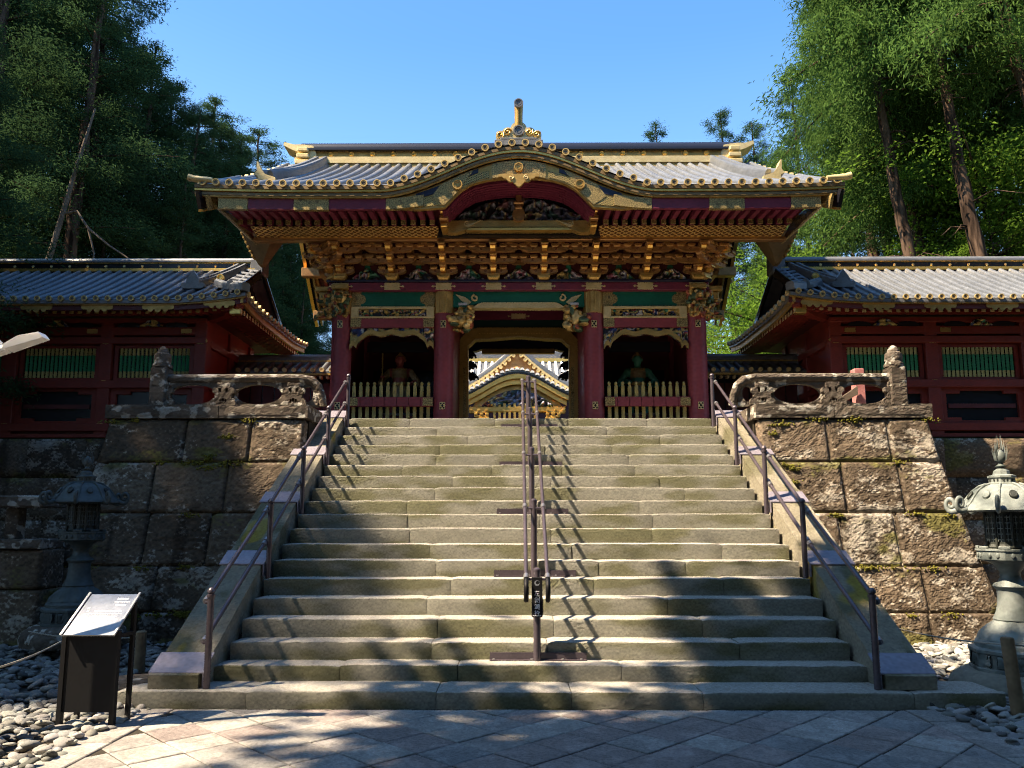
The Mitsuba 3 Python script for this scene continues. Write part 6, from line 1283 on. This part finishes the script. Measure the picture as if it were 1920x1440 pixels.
def plant(name, group, x, y, h, lab, grp=None, cat_='tree', lean=(0.0, 0.0), rz=0.0, hg=22.0, wide=1.0):
    k = uniq(name); z = float(terrain(np.array(float(x)), np.array(float(y)))) - 0.2; s = h / hg
    to = T().translate([x, y, z]).rotate([0, 1, 0], lean[0]).rotate([1, 0, 0], lean[1]).rotate([0, 0, 1], math.degrees(rz)).scale([s * wide, s * wide, s])
    scene[k] = {'type': 'instance', 'sg': {'type': 'ref', 'id': group}, 'to_world': to}
    tag(k, lab, cat_, grp); return k
def top_h(x, y, z): return z - float(terrain(np.array(float(x)), np.array(float(y)))) + 0.2
GL, GRr = 'cedars in the forest left of the gate', 'trees in the forest right of the gate'
LC = 'tall dark cedar in the shaded forest left of the gate'; RC = 'tall green conifer in the sunlit forest right of the gate'
LEFT = [(-18.5, 25.5, 23, 'c'), (-15.3, 24.6, 20, 'a'), (-20.5, 29, 24, 'b'), (-17.2, 29.5, 18.5, 'c'), (-22.5, 33, 24, 'a'), (-14.3, 30.5, 13.5, 'b'), (-17.6, 34, 16.5, 'c'), (-12.9, 35, 12.5, 'a'), (-12.6, 31.5, 11.5, 'a'), (-18.5, 39, 17, 'b'), (-15.2, 40, 13.0, 'c'), (-12.0, 42, 10.5, 'a'), (-24, 26, 24, 'b'), (-26, 31, 25, 'c'), (-15.2, 37.5, 15.0, 'c'), (-15.9, 43.5, 16.5, 'a'), (-13.6, 44.5, 14.0, 'c'), (-12.0, 39.5, 10.5, 'c'), (-13.9, 34, 14.0, 'c'), (-14.6, 38.5, 14.5, 'c'), (-12.6, 41, 12.5, 'c'), (-16.4, 31.8, 15.5, 'c'), (-12.6, 27.5, 10.0, 'b'), (-10.3, 33.5, 8.5, 'c'), (-13.6, 47, 13.5, 'b'), (-20, 46, 18, 'a'), (-25, 40, 22, 'c'), (-28, 36, 25, 'b')]
LOWN = {(-12.0, 42): 'small lone cedar top just left of the gate ridge end', (-18.5, 25.5): 'tall cedar whose dark trunk rises behind the pale dead trunk'}
for i, (x, y, h, g) in enumerate(LEFT):
    k = plant('cedar_tree', 'proto_cedar_' + g, x, y, h, LC, GL, lean=(rng.normal(0, 1.5), rng.normal(0, 1.5)), rz=i * 1.3, wide=1.4 if y > 30 else 1.1)
    if (x, y) in LOWN: labels[k]['label'] = LOWN[(x, y)]
RIGHT = [(18.0, 35.0, 22, 'ya'), (16.9, 30.0, 18, 'yb'), (18.6, 33.5, 24, 'ya'), (20.5, 30.5, 25, 'ya'), (19.6, 40, 24, 'yb'), (18.8, 24.2, 24, 'yc'), (21, 27, 24, 'b'), (16.4, 25.6, 22, 'yc'), (15.2, 27.6, 21, 'yc'), (20.0, 25.2, 23, 'yc'), (22.6, 24.6, 24, 'b'), (8.0, 70, top_h(8, 70, 36.5), 'a'), (13.9, 60, top_h(13.9, 60, 34.3), 'c'), (14.6, 49, top_h(14.6, 49, 29.0), 'c'), (16.4, 50, top_h(16.4, 50, 29), 'c'), (24.5, 31, 25, 'c'), (23.6, 38, 24, 'ya'), (16.8, 45, 15, 'yb'), (13.6, 38.5, 9.5, 'yb'), (27, 34, 24, 'a'), (25, 27, 23, 'b'), (11.9, 30.2, 7.2, 'ya'), (29, 29, 24, 'c'), (19.0, 47, 20, 'c')]
OWN = {(18.8, 24.2): 'conifer with a tall bare reddish trunk nearest the right picture edge above the corridor roof', (16.4, 25.6): 'conifer whose slimmer bare trunk leans left above the middle of the right corridor roof',
       (13.9, 60): 'small distant treetop above the roof ridge, left of the right ridge-end ornament', (14.6, 49): 'small distant treetop directly behind the right ridge-end ornament', (8.0, 70): 'far treetop barely showing above the gate ridge right of the crest',
       (18.0, 35.0): 'light green conifer forming the left outline of the forest right of the gate'}
for i, (x, y, h, g) in enumerate(RIGHT):
    nm = 'cypress_tree' if g[0] == 'y' else 'cedar_tree'
    k = plant(nm, 'proto_cypress_' + g[1] if g[0] == 'y' else 'proto_cedar_' + g, x, y, h, RC if nm == 'cypress_tree' else 'tall cedar with a bare lower trunk in the forest right of the gate', GRr if nm == 'cypress_tree' else 'cedars in the forest right of the gate', lean=(-6 + rng.normal(0, 2), rng.normal(0, 1.5)), rz=i * 1.7, hg=20.0 if g[0] == 'y' else 22.0)
    if (x, y) in OWN: labels[k]['label'] = OWN[(x, y)]
for x, y, h in ((9.2, 25.5, 6.2), (10.4, 28.5, 7.0), (8.3, 28.0, 5.0), (12.4, 25.0, 5.0)): plant('maple_tree', 'proto_maple', x, y, h, 'bright green broadleaf tree between the gate and the right corridor roof', 'bright trees right of the gate', rz=x, hg=6.5)
for x, y, h in ((19.4, 27.0, 7.5), (21.5, 24.0, 8.5), (17.4, 27.0, 5.0), (20.8, 22.8, 5.5), (18.4, 29, 9.0)): plant('maple_tree', 'proto_maple', x, y, h, 'bright yellow-green maple among the trunks right of the gate', 'maples among the right trunks', rz=x, hg=6.5)
for x, y, h in ((-18.0, 23.2, 5.2), (-20.3, 24, 6.0), (-15.5, 23.0, 4.2), (-9.3, 26.5, 4.6)): plant('maple_tree', 'proto_maple', x, y, h, 'green undergrowth tree at the foot of the left cedars', 'low trees under the left cedars', rz=x, hg=6.5)
# cedars beside and behind the viewer, whose shade falls over the forecourt
SHADE = [(-1.9, 9.1, 1.0, 22), (-2.0, 9.9, 1.4, 23), (-2.7, 10.5, 2.0, 22), (-3.9, 10.7, 1.3, 23), (-4.3, 7.5, 0.0, 18), (-4.5, 11.0, 2.5, 23), (-5.6, 11.6, 3.6, 24), (-8, 15, 5.2, 22), (-6.4, 15.6, 6.0, 24), (-11, 15, 6, 23), (-5.0, 6.9, 0.0, 20), (-14, 15, 6.0, 23), (-3.4, 15.35, 5.4, 24), (-3.3, 15.25, 4.3, 22), (-9, 16.6, 6.6, 24), (-12, 16.6, 6.6, 24), (-7.4, 16.6, 6.4, 23), (-15, 17, 7, 25), (-10.5, 15.4, 6.2, 23), (-17, 16, 6.5, 24),
         (-5.6, 11.4, 2.6, 13), (-6.2, 13.5, 4.0, 13), (-6.6, 17.0, 6.6, 14), (-8.0, 14, 4.0, 13)]
for i, (tx, ty) in enumerate([(2.9, 5.5), (5.3, 3.0), (2.9, 4.4), (4.3, 2.8), (6.8, 2.0), (2.9, 2.6), (3.5, 4.7)]):  # broad crowns on high trunks
    plant('maple_tree', 'proto_maple_tall', tx - 10.8, ty - 4.07, 18, 'tall broadleaf tree behind the forecourt', 'broadleaf trees behind the forecourt', rz=i * 1.1, hg=18.0)
for i, (tx, ty, tz, h) in enumerate(SHADE):  # x, y, z reached by the tip of each tree's shade
    plant('cedar_tree', 'proto_cedar_' + 'acb'[i % 3], tx - 0.70 * (h - tz), ty - 0.2625 * (h - tz), h, 'tall cedar beside the forecourt', 'cedars beside the forecourt', rz=i * 2.1)
for i in range(44):  # the forest goes on round the forecourt behind the viewer
    a_ = math.radians(-200 + 232 * ((i * 0.618) % 1.0)); r_ = (9.5, 13.5, 18.0)[i % 3] + rng.uniform(-1, 1)
    x_, y_ = r_ * math.cos(a_) * 1.1 + 0.5, r_ * math.sin(a_) * 0.9 - 1.0
    if x_ < -3 and y_ > -7.5 - 0.3 * (x_ + 3) * 0: continue
    plant('cedar_tree', 'proto_cedar_d', x_, y_, 19 + (i * 5) % 5, 'tall cedar beside the forecourt', 'cedars beside the forecourt', rz=i * 1.9)
for i, (x, y, h) in enumerate([(-11.2, 31, 9.5), (-9.8, 34, 9), (-12.2, 37, 12), (-8.6, 38, 9), (-15.5, 27.5, 10), (-18, 26.5, 11), (-21, 30, 12), (-24, 28, 12), (-15, 35, 12), (-19, 35, 13), (-27, 33, 13)]):
    plant('cedar_tree', 'proto_cedar_e', x, y, h, 'young dark cedar with branches down to the ground left of the gate', 'young cedars left of the gate', rz=i * 1.7, hg=14.0)
for i, (x, y, h) in enumerate([(12.5, 41, 8), (15.5, 37, 9), (17.5, 33, 9.5), (20, 34.5, 11), (22.5, 29.5, 10), (25, 36, 13), (28, 31, 12), (19, 42, 12), (24, 43, 14), (30, 38, 14)]):
    plant('cypress_tree', 'proto_cedar_e', x, y, h, 'young conifer with branches down to the ground behind the right trunks', 'young conifers right of the gate', rz=i * 1.7, hg=14.0)
# a dead leaning trunk with a broken limb among the left cedars
t = node('dead_tree'); tag(t, 'pale bare dead trunk leaning among the dark left cedars', 'dead tree')
b0 = np.array([-15.6, 23.4, 7.0]); tipp = np.array([-13.9, 23.6, 15.2])
put(t, 'trunk', tube([b0, b0 * 0.6 + tipp * 0.4 + [0.05, 0, 0], b0 * 0.25 + tipp * 0.75, tipp], [0.12, 0.095, 0.07, 0.03], 10), 'dead_wood', smooth=True)
mp = b0 * 0.45 + tipp * 0.55
put(t, 'limb', tube([mp, mp + [0.5, 0, 0.1], mp + [0.95, -0.1, -0.5], mp + [1.7, -0.2, -1.1], mp + [2.6, -0.2, -1.7], mp + [3.1, -0.1, -2.6]], [0.05, 0.045, 0.04, 0.03, 0.02, 0.008], 7), 'dead_wood', smooth=True)
put(t, 'limb', tube([mp + [0.95, -0.1, -0.5], mp + [1.2, -0.1, -1.3], mp + [1.15, 0, -1.8]], [0.035, 0.025, 0.01], 6), 'dead_wood', smooth=True)
# undergrowth covering the slopes
def undergrowth(n):
    X = np.concatenate([rng.uniform(-34, -8.5, n), rng.uniform(8.0, 34, n), rng.uniform(-16, 16, n // 3)]); Y = np.concatenate([rng.uniform(22.5, 44, 2 * n), rng.uniform(48, 60, n // 3)])
    Z = terrain(X, Y); r2 = rng.uniform(0.1, 1.3, len(X)); c = np.column_stack([X, Y, Z + r2 * 0.6])
    return foliage(c, np.tile([0, 0, 0.5], (len(c), 1)), 0.5 + 0.5 * rng.random(len(c)), 16, (0.20, 0.075), 99, 1.0)
k = put('', 'undergrowth', undergrowth(3200), 'leaf_under'); tag(k, 'leafy undergrowth covering the wooded slopes behind the corridors', 'undergrowth', kind='stuff')
